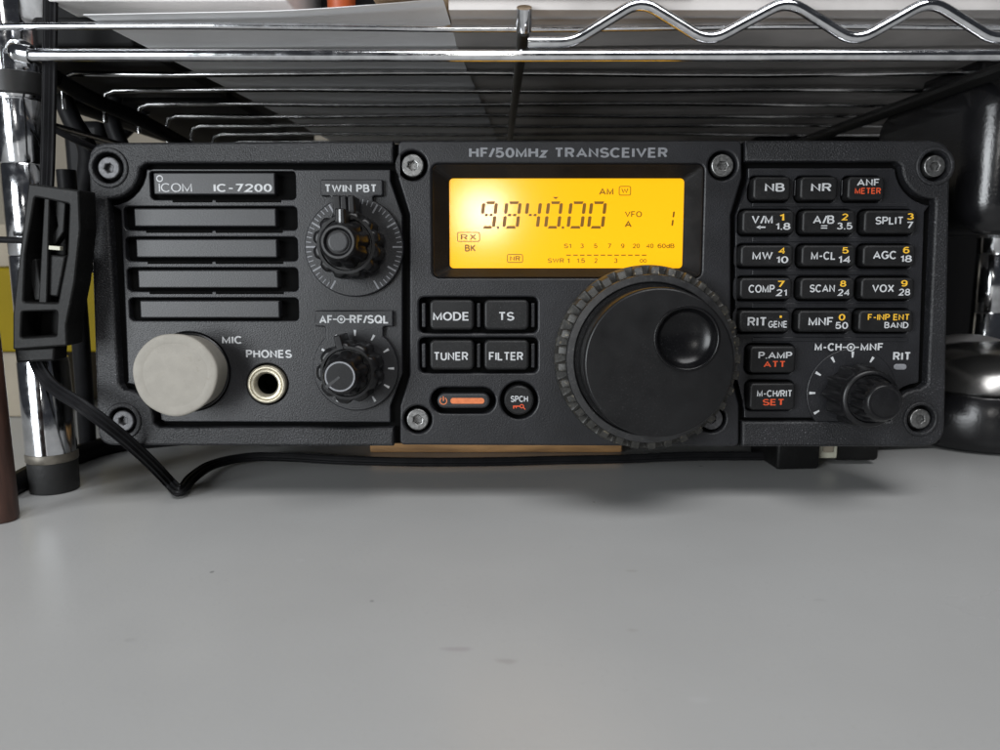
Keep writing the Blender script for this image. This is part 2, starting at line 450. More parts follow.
# ---- left rim and field
SCR = {'tl': (108.6, 167.8), 'bl': (123, 421), 'tr': (935, 166), 'br': (920.5, 419)}
rimL = pp((393.5, 140.8, 1), (88, 142.5, 20), (98, 445.5, 16), (393.5, 446.3, 1), (393.5, 427.5, 0), (160, 427, 5),
          *arcpx(123, 421, 31, -4, 90), (119, 384, 3), (108, 205, 3),
          *arcpx(108.6, 167.8, 31, 268, 360), (146, 163, 6), (393.5, 163, 0))
holes = []
rimholes = [circ(P(*SCR['tl']), 15.2 * PX(*SCR['tl'])), circ(P(*SCR['bl']), 13.8 * PX(*SCR['bl']))]
part('front_frame', plate(fillet(rimL, 0), rimholes, -3.3, 0, .7), 'rim', label='left half of the raised textured frame')
slots = []   # (bar x0,x1,y0,y1) (hole x0,x1,y0,y1)
BARS = [((153.5, 275, 172.5, 194.5), (150.5, 295.5, 170.8, 199.5)),
        ((134, 276, 208.3, 226.5), (124, 297, 206.5, 230)), ((136, 277, 239, 257.5), (125.5, 297.5, 237, 261)),
        ((138, 278, 270, 288), (127.5, 298, 267.8, 291.2)), ((140, 279.5, 300.5, 318), (129.5, 298.5, 298, 320.6))]
fieldL = fillet(pp((390.5, 169.5, 1), (152, 169.5, 6), *arcpx(108.6, 167.8, 38, 358, 275), (120.5, 210, 3), (128, 381, 3),
                   *arcpx(123, 421, 38, 84, 2), (165, 422, 4), (390.5, 422.5, 1), (390.5, 406, 3), (402.5, 374, 6), (402.5, 216, 6), (390.5, 181, 3), w=FW), 0)
fh = [prr(h[0], h[2], h[1], h[3], 4, FW) for _, h in BARS]
for (b, h) in BARS[:4]:
    for xa, xb in ((h[0] + 21, 211), (214.5, h[1] - 14)):
        pass
MICC = (190.5, 371.5); PHC = (267.5, 384)
fh.append(circ(P(*MICC, FW), 39.5 * PX(*MICC, FW), 64))
fh.append(circ(P(*PHC, FW), 20.6 * PX(*PHC, FW), 48))
part('front_plate', plate(fieldL, fh, -3.3, FW, .35), 'field', label='left plate around the speaker grille, mic socket and two knobs')
for i, (b, h) in enumerate(BARS):
    mb = MB()
    plate(prr(b[0], b[2], b[1], b[3], 1.5, 0), [], -3.2, 0.0, .35, mb=mb)
    # the thin rib that carries the bar, reaching to the slot's ends
    a0 = P(h[0], 0, FW)[0]; 
    bar = part('grille_bar', mb, 'grille', label='top grille bar carrying the maker and type lettering' if i == 0 else None)
    if i == 0:
        t = MB()
        text_mb(t, 'ICOM', 158.9, 192, 183.2, 192, 0, -.018)
        c = P(159.7, 178.6); ring_mb(t, c, .00062, .00092, .05)
        text_mb(t, 'IC-7200', 213.6, 272, 183.8, 192, 0, .02)
        part('printed_lettering', t, 'white', bar, 0)
    # black strips laid under the bars, painting the shadow below them
    if i < 4:
        for xa, xb in ((h[0] + 22, 212.5), (215.5, h[1] - 14)):
            q = prr(xa, h[3] + .2, xb, h[3] + 3, .8, FW + .03)
            part('bar_shadow', plate(q, [], FW - .6, FW + .03, 0), 'deep', smooth=0)
# mesh cloth behind the grille
a = P(122, 322, -3); b = P(300, 168, -3)

# ---- dials on the left plate: raised scale plates with tabs
def scale_plate(cx, cy, r, tab, w1, name):
    c = P(cx, cy, w1); s = PX(cx, cy, w1); R = r * s
    x0, x1, y0, y1 = tab
    a = P(x0, y1, w1); b = P(x1, y0, w1)
    neck0 = a[0] + 10 * s; neck1 = b[0] - 10 * s
    th0 = math.acos(max(-1, min(1, (neck1 - c[0]) / R))); th1 = math.acos(max(-1, min(1, (neck0 - c[0]) / R)))
    pts = [(c[0] + R * math.cos(t), c[1] + R * math.sin(t), 0) for t in [th1 + (2 * PI - th1 + th0) * i / 72 for i in range(73)]]
    pts += [(neck1, a[1], 2 * s), (b[0], a[1], 2 * s), (b[0], b[1], 2 * s), (a[0], b[1], 2 * s), (a[0], a[1], 2 * s), (neck0, a[1], 2 * s)]
    return part(name, plate(fillet(pts, 0, 4), [], FW - .5, w1, .35), 'field'), c, s
def ticks(mb, c, r0, r1, th0, th1, angs, w, taper=1.0):
    for a in angs:
        t = math.radians(90 - a); d = Vector((math.cos(t), math.sin(t))); n = Vector((-d.y, d.x))
        p = [Vector(c) + d * r0 + n * th0, Vector(c) + d * r1 + n * th1, Vector(c) + d * r1 - n * th1, Vector(c) + d * r0 - n * th0]
        poly_mb(mb, [tuple(q) for q in p], w)
w1 = .4
sp, c1, s1 = scale_plate(354, 247, 49.5, (320.7, 382.7, 179.3, 196), w1, 'knob_scale')
t = MB()
ticks(t, c1, 43 * s1, 48 * s1, .45 * s1, .45 * s1, [a for a in range(-150, 151, 6) if a % 30], w1 + .05)
ticks(t, c1, 38.5 * s1, 48 * s1, .85 * s1, .85 * s1, range(-150, 151, 30), w1 + .05)
part('scale_marks', t, 'grey', sp, 0)
t = MB(); text_mb(t, 'TWIN PBT', 325.4, 376, 184.4, 192.4, w1, .025)
part('printed_lettering', t, 'white', sp, 0)
sp2, c2, s2 = scale_plate(355.6, 368.4, 42.8, (315, 393, 310.5, 326.6), w1, 'knob_scale')
t = MB(); ticks(t, c2, 32.5 * s2, 38.5 * s2, .7 * s2, 1.25 * s2, range(-150, 151, 30), w1 + .05)
part('scale_marks', t, 'white', sp2, 0)
def concentric(mb, x, y, w, k=1):
    c = P(x, y, w); s = PX(x, y, w)
    ring_mb(mb, c, 2.9 * s * k, 4.1 * s * k, w + .05); ring_mb(mb, c, 0, 1.5 * s * k, w + .05)
    rect_mb(mb, x - 8.3 * k, y - .6, x - 4.1 * k, y + .6, w + .05); rect_mb(mb, x + 4.1 * k, y - .6, x + 8.3 * k, y + .6, w + .05)
t = MB(); text_mb(t, 'AF', 319.3, 332, 315.2, 323.2, w1, .03); text_mb(t, 'RF/SQL', 349.6, 388, 315, 323.6, w1, .03); concentric(t, 341.2, 319.3, w1)
part('printed_lettering', t, 'white', sp2, 0)
t = MB(); text_mb(t, 'MIC', 222, 241.7, 336, 343.8, FW, .025); text_mb(t, 'PHONES', 246, 292, 349.8, 358, FW, .025)
part('printed_lettering', t, 'white', radio, 0)

# ---- knobs
def flute(n, depth, sharp=2.0, ph=0):
    def f(a, r, w):
        s = .5 + .5 * math.cos(n * (a + ph)); return 1 - depth * (s ** sharp)
    return f
def small_knob(c, r_out, w_out, r_in, w_in, nout, nin, style, ptr):
    """two concentric knobs; r in mm"""
    k = empty_mesh = None
    mo = flute(nout, .12, 3)
    def modo(a, r, w): return mo(a, r, w) if r > r_out * .85 else 1
    mb = lathe([(r_out * .93, .2), (r_out * .95, 1.2), (r_out, 2.0), (r_out, w_out - 1.6), (r_out * .97, w_out - .7), (r_out * .90, w_out - .1), (r_out * .84, w_out), (r_in * 1.08, w_out), (r_in * 1.04, w_out - .8)], 128, modo, c)
    outer = part('outer_knob', mb, 'knob', smooth=50)
    mi = flute(nin, .13, 2.2, .15)
    def modi(a, r, w): return mi(a, r, w) if (r > r_in * .72 and w < w_in - 1.0) else 1
    fr = r_in * .66
    prof = [(r_in, w_out - .9), (r_in, w_out + 1.2), (r_in * .97, w_out + 1.8), (r_in * .86, w_out + 2.6), (r_in * .82, w_in - 2.2), (r_in * .76, w_in - 1.0), (fr, w_in - .15), (fr * .96, w_in)]
    inner_prof = {'cup': [(fr * .84, w_in), (fr * .74, w_in - .8), (fr * .70, w_in - .9)], 'flat': [(fr * .9, w_in)], 'ball': [(fr * .85, w_in + .25), (fr * .5, w_in + .5), (fr * .15, w_in + .6)]}[style]
    mb = lathe(prof + inner_prof, 120, modi, c)
    inner = part('inner_knob', mb, 'knob', smooth=50)
    if style == 'cup':
        part('knob_insert', lathe([(fr * .58, w_in - .9), (fr * .58, w_in - .45), (fr * .5, w_in - .35)], 40, None, c), 'grille', inner)
        part('knob_rim', lathe([(fr * .98, w_in - .1), (fr * .98, w_in + .08), (fr * .86, w_in + .08), (fr * .84, w_in - .2)], 48, None, c, cap1=False), M['dialring'], inner)
    if style == 'flat':
        mb = ring_mb(MB(), c, fr * .00098, fr * .00088, w_in + .03)
        part('knob_rim', mb, 'grey', inner, 0)
    return outer, inner
s22 = PX(338, 240, 21)
c = P(354, 247, 0)
o1, i1 = small_knob(c, 9.0, 11.5, 6.3, 21.5, 12, 8, 'cup', None)
# pointer lugs of the twin PBT pair
def lug(cx, cy, a, r0, r1, wd, w0, w1_, parent, name='pointer_lug', m='knob'):
    t = math.radians(90 - a); d = Vector((math.cos(t), math.sin(t))); n = Vector((-d.y, d.x)); cc = Vector((cx, cy))
    pts = [cc + d * r0 - n * wd, cc + d * r1 - n * wd * .85, cc + d * r1 + n * wd * .85, cc + d * r0 + n * wd]
    return part(name, plate(fillet([(p.x, p.y) for p in pts], .0004, 3), [], w0, w1_, .4), m, parent)
lug(c[0], c[1], -2, .006, .0125, .0010, 3, 11.6, o1); 
lug(c[0] - .0018, c[1], -2, .006, .0126, .0012, 3, 11.4, o1); lug(c[0] + .0019, c[1], -2, .006, .0126, .0010, 3, 11.4, o1)
lug(c[0], c[1], 0, .003, .0085, .0014, 12, 18.5, i1)
mb = MB(); ticks(mb, c, .0045, .0082, .00022, .00022, [0], 18.56); part('pointer_line', mb, 'white', i1, 0)
c = P(355.6, 368.4, 0)
o2, i2 = small_knob(c, 8.4, 12.5, 5.9, 21.5, 9, 9, 'flat', None)
lug(c[0], c[1], -14, .006, .0102, .0011, 3, 12.6, o2)
mb = MB(); t = math.radians(90 + 128)
ticks(mb, c, .0001, .0044, .00028, .00042, [-128], 21.56); part('pointer_line', mb, 'grille', i2, 0)

# ---- MIC and PHONES sockets
c = P(*MICC, FW)
mb = lathe([(10.9, -3.1), (10.9, -.9), (10.5, -.6), (10.0, -.7), (9.9, -3.0), (.1, -3.0)], 64, None, c)
part('mic_socket', mb, 'knob', smooth=40)
c = P(*PHC, FW); s = PX(*PHC, FW)
mb = lathe([(5.3, -3.1), (5.3, -.2), (4.9, .2), (4.55, .2), (4.4, -.1), (4.1, .25), (3.6, .2), (3.1, -.5), (2.9, -3), (2.9, -9), (.1, -9)], 64, None, c)
# a dark bore behind
pj = part('phones_jack', mb, 'brass', smooth=40)
part('jack_bore', lathe([(2.86, -1.8), (2.8, -8.6), (.1, -8.6)], 40, None, c), 'deep', pj)

# ---- centre plate
cp = fillet(pp((398, 140.5, 6), (742, 140.3, 6), (742, 178, 4), (731, 215, 6), (731, 374, 6), (739, 405, 4), (739, 446.5, 6), (400, 445, 5), (400, 406, 4), (409.5, 375, 6), (409.5, 215, 6), (398, 178, 4), w=.3), 0)
CS = [((412.4, 165.4), 14.9, 11.3), ((417.6, 419.7), 14.2, 11), ((722.6, 165.4), 14.6, 11.2), ((712, 419), 14, 11)]
ch = [circ(P(*q, .3), r * PX(*q, .3), 40) for q, r, _ in CS]
ch.append(prr(432, 163.6, 703, 278, 7, .3))
RC = [(419, 297.2, 537.6, 333), (419.3, 337.6, 537.8, 373)]
for r in RC: ch.append(prr(r[0], r[1], r[2], r[3], 5.5, .3))
ch.append(prr(430.8, 387.5, 495.6, 413.6, 13, .3))
SP = (519, 400.2); ch.append(circ(P(*SP, .3), 18.7 * PX(*SP, .3), 48))
part('front_plate', plate(cp, ch, -3.3, .3, .55), 'field', label='centre plate around the display and the tuning dial')
t = MB(); text_mb(t, 'HF/50MHz TRANSCEIVER', 469, 667.4, 147.6, 157.8, .3, .03)
part('printed_lettering', t, 'grey', radio, 0)
# display
LW = -3.6
def loft(a, b, wa, wb):
    n = len(a); return MB().add([(x, y, wa * .001) for x, y in a] + [(x, y, wb * .001) for x, y in b], [(i, (i + 1) % n, n + (i + 1) % n, n + i) for i in range(n)])
hole = prr(432, 163.6, 703, 278, 7, .3); hin = [(x, y) for x, y in hole]
lc = prr(449.4, 178.2, 683.6, 268.2, 4, LW + .6)
lip = inset(lc, -.0003)
n = len(hole)
o_ = inset(hole, .0006)
mb = MB(); vs = [(x, y, -.0001) for x, y in hole] + [(x, y, .0004) for x, y in inset(hole, .0003)] + [(x, y, -.0001) for x, y in inset(hole, .0007)] + [(x, y, (LW + .9) * .001) for x, y in lip] + [(x, y, (LW + .6) * .001) for x, y in lc] + [(x, y, (LW - .2) * .001) for x, y in lc]
fs = []
for j in range(5):
    for i in range(n): fs.append((j * n + i, j * n + (i + 1) % n, (j + 1) * n + (i + 1) % n, (j + 1) * n + i))
mb.add(vs, fs)
part('display_bezel', mb, M['dial'], smooth=40)
mb = MB(); lo = inset(lc, -.0006); poly_mb(mb, lo, LW)
scr = part('display_screen', mb, 'lcd', smooth=0, label='amber backlit liquid crystal screen')
# seven segment figures
def seg7(mb, x0, x1, y0, y1, which, w, th=3.3, sl=3.4):
    """slanted seven segment digit measured in pixels; sl = slant over the height"""
    H = y1 - y0; W = x1 - x0 - sl
    def S(x, y): return P(x0 + x + sl * (1 - y / H), y0 + y, w)
    g = .55; m = H / 2
    def q(pts): poly_mb(mb, [S(*p) for p in pts], w)
    if 'a' in which: q([(th + g, 0), (W - th - g + 1, 0), (W - th - g, th * .8), (th + g + 1, th * .8)])
    if 'd' in which: q([(th + g + 1, H - th * .8), (W - th - g, H - th * .8), (W - th - g + 1, H), (th + g, H)])
    if 'g' in which:
        for xa, xb in ((th + g, W / 2 - .7), (W / 2 + .7, W - th - g)):
            q([(xa + .8, m - th * .36), (xb - .4, m - th * .36), (xb, m), (xb - .4, m + th * .36), (xa + .8, m + th * .36), (xa, m)])
    def vert(xa, y_a, y_b): q([(xa, y_a + .8), (xa + th / 2, y_a), (xa + th, y_a + .8), (xa + th, y_b - .8), (xa + th / 2, y_b), (xa, y_b - .8)])
    if 'f' in which: vert(0, 1.6, m - 1.0)
    if 'e' in which: vert(0, m + 1.0, H - 1.6)
    if 'b' in which: vert(W - th, 1.6, m - 1.0)
    if 'c' in which: vert(W - th, m + 1.0, H - 1.6)
SW = LW + .06
mb = MB()
D = dict(zip('9840', ('abcdfg', 'abcdefg', 'bcfg', 'abcdef')))
for ch_, xa, xb in (('9', 479, 498.3), ('8', 502, 522), ('4', 523, 542.3), ('0', 543.8, 563.3), ('0', 566.3, 586.6), ('0', 586.8, 607.2)):
    seg7(mb, xa, xb, 201.4, 228.6, D[ch_], SW)
for x in (497.9, 562.9): rect_mb(mb, x - 1.2, 226.3, x + 1.2, 228.7, SW)
poly_mb(mb, [P(552.6, 196.9, SW), P(558.6, 196.9, SW), P(555.6, 199.2, SW)], SW)
seg7(mb, 660, 675.2, 209.6, 227.6, 'bc', SW, 1.8, 2.4)
part('frequency_digits', mb, 'seg', scr, 0)
mb = MB()
def lt(s, x0, x1, y0, y1, bold=.0, mbb=None): text_mb(mbb or mb, s, x0, x1, y0, y1, SW, bold + .012, 0)
lt('AM', 599, 613.6, 187.8, 195, .01); lt('VFO', 624.8, 642, 211.2, 217.2, 0); lt('A', 624.6, 631.8, 220.4, 227, .02)
frame_mb(mb, 618.8, 186, 631, 195.6, 2, .8, SW); lt('W', 621.3, 628.3, 188.3, 193.4, 0)
frame_mb(mb, 457, 232, 480, 241.8, 2, .8, SW); lt('R', 460.7, 467.5, 234.3, 239.7, 0); lt('X', 469.6, 476.2, 234.3, 239.7, 0)
lt('BK', 464.8, 475.7, 244.6, 251.6, .02)
frame_mb(mb, 507, 254, 523, 262.8, 2, .8, SW); lt('NR', 510, 520.2, 256, 260.9, .01)
lt('S1', 564, 571.2, 243.6, 248.2)
for s, a, b in (('3', 580.3, 583.8), ('5', 594, 597.4), ('7', 608, 611.4), ('9', 621, 624.4), ('20', 632.4, 639.8), ('40', 646, 653.5), ('60dB', 657.6, 674.5)): lt(s, a, b, 243.6, 248.2)
lt('SWR', 547.8, 564, 258.2, 262.9)
for s, a, b in (('1', 567.3, 569.6), ('1.5', 577, 585), ('2', 594, 597.4), ('3', 614, 617.5)): lt(s, a, b, 258.2, 262.9)
for cx_ in (641.4, 645): ring_mb(mb, P(cx_, 260.8, SW), .00032, .0005, SW, 16)
for i in range(12): rect_mb(mb, 566.3 + i * 6.86, 254.6, 566.3 + i * 6.86 + 4.6, 255.7, SW)
part('indicator_symbols', mb, 'segl', scr, 0)

# ---- buttons
KW = 1.6
def key(x0, y0, x1, y1, rpx, w1=KW, w0=-3.1, m='key', b=.7, name='button', labels=(), lab=None):
    o = part(name, plate(prr(x0, y0, x1, y1, rpx, w1), [], w0, w1, b, segs=4), m, label=lab)
    cols = {}
    for L in labels:
        t = cols.setdefault(L[0], MB())
        if callable(L[1]): L[1](t, w1)
        else: text_mb(t, L[1], L[2], L[3], L[4], L[5], w1, L[6] if len(L) > 6 else .016)
    for c_, t in cols.items():
        part('printed_lettering', t, {'w': 'white', 'y': 'yellow', 'r': 'red'}[c_], o, 0)
    return o
for (x0, x1, s, a, b, yy, row) in ((429.6, 474, 'MODE', 433, 468.5, (299.7, 330), 0), (484, 529, 'TS', 499.2, 514.3, (299.7, 330), 0),
                              (429.6, 474, 'TUNER', 434.4, 468, (340, 370), 1), (484, 529, 'FILTER', 489, 523, (340, 370), 1)):
    ty = (312, 320.6) if row == 0 else (352, 360.4)
    key(x0, yy[0], x1, yy[1], 5, labels=[('w', s, a, b, *ty)])
for (xr, yr) in [(x, y) for x in (423.6, 478.6, 533) for y in ((303, 327.5), (343.5, 368))]:
    part('key_rib', plate(prr(xr - 2, yr[0], xr + 2, yr[1], 1.2, 0), [], -3.2, -.3, .3), 'field')
def power(t, w):
    pass
kp = key(437, 393.4, 489.8, 408.4, 7.5, 1.0, b=.6, name='power_button', m=M['grille'])
t = MB(); q = prr(450.5, 398, 484.3, 403.7, 2.6, 1.05); poly_mb(t, q, 1.06)
cI = P(443.4, 400.9, 1); sI = PX(443, 400, 1)
n = 24; vs = []; fs = []
for i in range(n):
    a = math.radians(120 + 300 * i / (n - 1)); vs += [(cI[0] + 2.9 * sI * math.cos(a), cI[1] + 2.9 * sI * math.sin(a), .00106), (cI[0] + 3.9 * sI * math.cos(a), cI[1] + 3.9 * sI * math.sin(a), .00106)]
t.add(vs, [(2 * i, 2 * i + 1, 2 * i + 3, 2 * i + 2) for i in range(n - 1)]); rect_mb(t, 442.9, 396.3, 443.9, 401, 1.06)
part('power_light', t, 'orange', kp, 0)
ks = part('button', lathe([(4.15, -3), (4.15, 1.0), (4.0, 1.45), (3.6, 1.7)], 48, None, P(519, 400.4, 1.7)), 'key', label='small round speech button')
t = MB(); text_mb(t, 'SPCH', 510.7, 528, 395.8, 402, 1.7, .015); part('printed_lettering', t, 'white', ks, 0)
t = MB(); ring_mb(t, P(521.8, 406.2, 1.7), .00035, .0006, 1.75, 20); rect_mb(t, 513, 405.6, 519.6, 406.8, 1.75); rect_mb(t, 513, 406.8, 514.2, 408.6, 1.75); rect_mb(t, 515.6, 406.8, 516.6, 408.2, 1.75)
poly_mb(t, [P(523, 407.6, 1.75), P(523.8, 407.1, 1.75), P(525.6, 409.3, 1.75), P(524.9, 409.8, 1.75)], 1.75)
part('printed_lettering', t, 'red', ks, 0)

# ---- right rim and field
rimR = pp((745, 140.2, 1), (951, 140.2, 20), (944.5, 447, 22), (742, 446.8, 1), (742, 421.5, 0), (888, 421.5, 4), *arcpx(920.5, 419, 30, 184, 90),
          (927.5, 384, 3), (935.5, 203, 3), *arcpx(935, 166, 33, 270, 180), (897, 161.5, 6), (745, 161.5, 0))
rh = [circ(P(*SCR['tr']), 14.6 * PX(*SCR['tr'])), circ(P(*SCR['br']), 13.4 * PX(*SCR['br']))]
part('front_frame', plate(fillet(rimR, 0), rh, -3.3, 0, .7), 'rim', label='right half of the raised textured frame')
KN = (850.8, 393)
fieldR = fillet(pp((748, 168, 1), (892, 168, 6), *arcpx(935, 166, 40, 184, 262), (924.5, 212, 3), (919, 382, 3), *arcpx(920.5, 419, 36, 96, 178), (880, 418, 3),
                   (744, 418, 1), (744, 406, 3), (735.5, 374, 6), (735.5, 216, 6), (748, 181, 3), w=FW), 0)
KEYS = [
 (753, 176.4, 791, 200, [('w', 'NB', 764.8, 784.7, 183.2, 191.6)]),
 (800, 176.4, 838, 200, [('w', 'NR', 810.9, 831.2, 183.2, 191.6)]),
 (847.5, 176.4, 884.8, 200, [('w', 'ANF', 857, 879, 178.8, 186), ('r', 'METER', 854.8, 880.7, 187.8, 194)]),
 (742, 210, 794.8, 233.5, [('w', 'V/M', 751.6, 772.7, 215.4, 223.8), ('w', '1.8', 775.8, 790.5, 222.8, 229.8), ('y', '1', 779.8, 784.4, 213.6, 220.4)]),
 (802, 210, 856, 233.5, [('w', 'A/B', 813, 834.4, 215.4, 223.8), ('w', '=', 821, 827.2, 225.2, 228.6), ('w', '3.5', 836.8, 852.4, 222.6, 229.4), ('y', '2', 841, 848, 213.6, 220.3)]),
 (863.9, 210, 917, 233.5, [('w', 'SPLIT', 875.4, 902.7, 216.7, 224.5), ('w', '7', 907.2, 913.3, 221.7, 228.2), ('y', '3', 907, 913.8, 213.2, 219.7)]),
 (740.4, 244.8, 793.6, 266.4, [('w', 'MW', 752.3, 772.7, 251.6, 259.8), ('w', '10', 776.3, 788.3, 256.2, 263.2), ('y', '4', 778, 784.8, 247.2, 253.5)]),
 (801.2, 244.8, 856, 266.4, [('w', 'M-CL', 811, 835, 251.6, 259.8), ('w', '14', 838.4, 850, 255.7, 262.7), ('y', '5', 842.2, 848.6, 247.2, 253.5)]),
 (862.7, 244.8, 916, 266.4, [('w', 'AGC', 873, 896, 250.9, 259.2), ('w', '18', 900.5, 911.9, 255.2, 262.2), ('y', '6', 903, 909.5, 246.8, 253.4)]),
 (739.6, 277.6, 792.4, 299.2, [('w', 'COMP', 748.5, 774.6, 284.8, 292.8), ('w', '21', 775.4, 786.9, 289.2, 296), ('y', '7', 778, 784.8, 280.8, 287)]),
 (800, 277.6, 854.8, 299.2, [('w', 'SCAN', 809.7, 834.8, 284.5, 292.3), ('w', '24', 837, 849.2, 289, 295.8), ('y', '8', 839.9, 846.2, 280.5, 286.8)]),
 (861, 277.6, 914.7, 299.2, [('w', 'VOX', 872, 893.9, 284.4, 292.3), ('w', '28', 898, 910.2, 288.7, 295.5), ('y', '9', 901, 907.5, 280.2, 286.5)]),
 (739, 310.3, 790.8, 332, [('w', 'RIT', 747.6, 766, 317.2, 325.8), ('w', 'GENE', 768.2, 786.8, 320.9, 327.7), ('y', '.', 779.6, 781.8, 315.6, 317.8)]),
 (797.8, 310.3, 852.2, 332, [('w', 'MNF', 808.4, 832.7, 317.2, 325.8), ('w', '50', 835.4, 848, 322, 329), ('y', '0', 838.6, 845.2, 314, 320.5)]),
 (858.4, 310.3, 913.8, 332, [('y', 'F-INP ENT', 867.8, 909, 314, 320.3), ('w', 'BAND', 884.3, 908.4, 322, 328.2)]),
 (749.5, 346, 796.2, 373, [('w', 'P.AMP', 758.4, 792.2, 351.8, 358.7), ('r', 'ATT', 763.5, 784.9, 361, 367)]),
 (749.5, 383, 795.7, 410.2, [('w', 'M-CH/RIT', 757, 791.6, 390, 396.9), ('r', 'SET', 762.7, 783.5, 399, 405.4)]),
]
def arrow(t, w):
    rect_mb(t, 759, 226.5, 765.5, 227.9, w + .05)
    poly_mb(t, [P(756.2, 227.2, w + .05), P(760.4, 229.2, w + .05), P(760.4, 225.2, w + .05)], w + .05)
KEYS[3][4].append(('w', arrow))
rfh = []
for x0, y0, x1, y1, L in KEYS:
    rfh.append(prr(x0, y0, x1, y1, 5, KW, 2.0))
part('front_plate', plate(fieldR, rfh, -3.3, FW, .35), 'field', label='right plate around the keypad')
for x0, y0, x1, y1, L in KEYS:
    key(x0, y0, x1, y1, 4.6, labels=L)
for xr, y0, y1 in ((794.6, 180, 196), (841.5, 180, 196)):
    part('key_rib', plate(prr(xr - .7, y0, xr + .7, y1, .6, FW), [], FW - 1, FW + .5, .15), 'field')
for y0, y1 in ((203, 207), (237, 242), (270, 275), (303, 308), (337, 341.5)):
    part('key_rib', plate(prr(752, y0, 908, y1, .8, FW), [], FW - 1, FW + .25, .2), 'field')
# right knob scale and lettering
c3 = P(*KN, FW); s3 = PX(*KN, FW)
w3 = FW + .5
sp3 = part('knob_scale', plate(circ(c3, 45 * s3, 72), [], FW - .6, w3, .3), 'field')
t = MB(); ticks(t, P(*KN, w3), 35.5 * s3, 41.5 * s3, .8 * s3, 1.35 * s3, (-150, -120, -90, -60, -30, 0, 30), w3 + .05)
part('scale_marks', t, 'white', sp3, 0)
t = MB(); text_mb(t, 'M-CH', 814.6, 841.6, 343, 350.9, w3, .03); text_mb(t, 'MNF', 860.5, 882.7, 343, 350.9, w3, .03); concentric(t, 850.8, 347.3, w3)
text_mb(t, 'RIT', 893, 910, 352, 360, FW, .03)
part('printed_lettering', t, 'white', radio, 0)
part('indicator_light', plate(prr(894, 364, 907, 370, 3, FW + .3), [], FW - .5, FW + .3, .25), 'grey')
c = P(*KN, 0)
def knob_right(c):
    mo = flute(11, .16, 1.2)
    def modo(a, r, w): return mo(a, r, w) if (r > 6.9 and w < 10.4) else 1
    o = part('outer_knob', lathe([(6.9, -.7), (7.0, .6), (8.5, 1.2), (8.3, 9.6), (7.7, 10.4), (7.7, 10.9), (7.6, 11.8), (7.3, 12.2), (6.5, 12.3), (6.1, 11.6)], 132, modo, c), 'knob', smooth=50)
    mi = flute(12, .17, 1.3)
    def modi(a, r, w): return mi(a, r, w) if (r > 4.5 and w < 18.1) else 1
    i = part('inner_knob', lathe([(5.8, 11.4), (5.7, 12.8), (5.4, 17.6), (5.1, 18.1), (4.7, 18.9), (4.3, 19.5), (4.0, 19.6), (3.8, 19.5), (3.4, 19.6), (1, 19.65)], 120, modi, c), 'knob', smooth=50)
knob_right(c)

# ---- screws: every one a part with its recess ring
def hexscrew(x, y, rh_, w, m, rot):
    c = P(x, y, w); s = PX(x, y, w); R = rh_ * s
    hx = [(c[0] + R * .42 * math.cos(rot + PI / 3 * i), c[1] + R * .42 * math.sin(rot + PI / 3 * i)) for i in range(6)]
    mb = plate(circ(c, R, 40), [hx], w - 2.2, w, .35)
    poly_mb(mb, hx, w - 1.6)
    return part('hex_screw', mb, m)
rots = [.2, .5, .1, .7, .3, .45, .05, .6]
for i, (k, r, ring, m) in enumerate((('tl', 11, 20, 'screwd'), ('bl', 10.6, 18.6, 'screwd'), ('tr', 10.8, 19.5, 'screw'), ('br', 10.2, 17.6, 'screw'))):
    x, y = SCR[k]; hexscrew(x, y, r, -.7, m, rots[i])
    c = P(x, y); s = PX(x, y)
    part('screw_collar', plate(circ(c, ring * s, 48), [circ(c, (15.2 if k[0] == 't' else 13.8) * s, 48)], -.4, .45, .4), 'rim')
for i, (q, r, rh_) in enumerate(CS):
    hexscrew(q[0], q[1], rh_, -.5, 'screw' if i < 3 else 'screwd', rots[4 + i])  # last screw: the dial's shadow put into a darker metal

# ---- tuning dial
c = P(644, 356.5, 0)
NT = 33
def teeth(a, r, w):
    if r < 22.5 or w < 3.9: return 1
    s = math.cos(NT * a) + .1
    k = max(-1, min(1, s * 5)) * .5 + .5
    return 1 - (r - 22.3) / r * (1 - k)
tr = part('tuning_dial', lathe([(20, 1.4), (21.6, 1.5), (22.0, 8.6), (22.5, 9.6), (22.2, 10.0), (21.6, 10.1), (20.4, 10.1), (20.1, 9.4), (19.1, 9.3), (19.0, 10), (19.0, 20.2), (18.9, 20.75), (18.65, 21.05), (18.35, 21.15), (18.2, 21.15)], 180, None, c, cap1=False), 'dial', smooth=50, label='large round weighted tuning dial')
part('rubber_grip', lathe([(22.0, 1.5), (24.7, 1.6), (25.1, 2.0), (25.1, 3.4), (24.95, 3.8), (24.9, 4.0), (24.8, 7.0), (24.4, 7.8), (23.0, 8.3), (22.4, 8.8)], 432, teeth, c, cap1=False), 'rubber', tr, smooth=35, label='dusty toothed rubber ring round the dial')
part('dial_ring', lathe([(22.3, 8.7), (22.55, 9.3), (22.3, 10.1), (20.6, 10.25), (20.4, 10.0)], 120, None, c, cap1=False), 'dialring', tr, smooth=40)
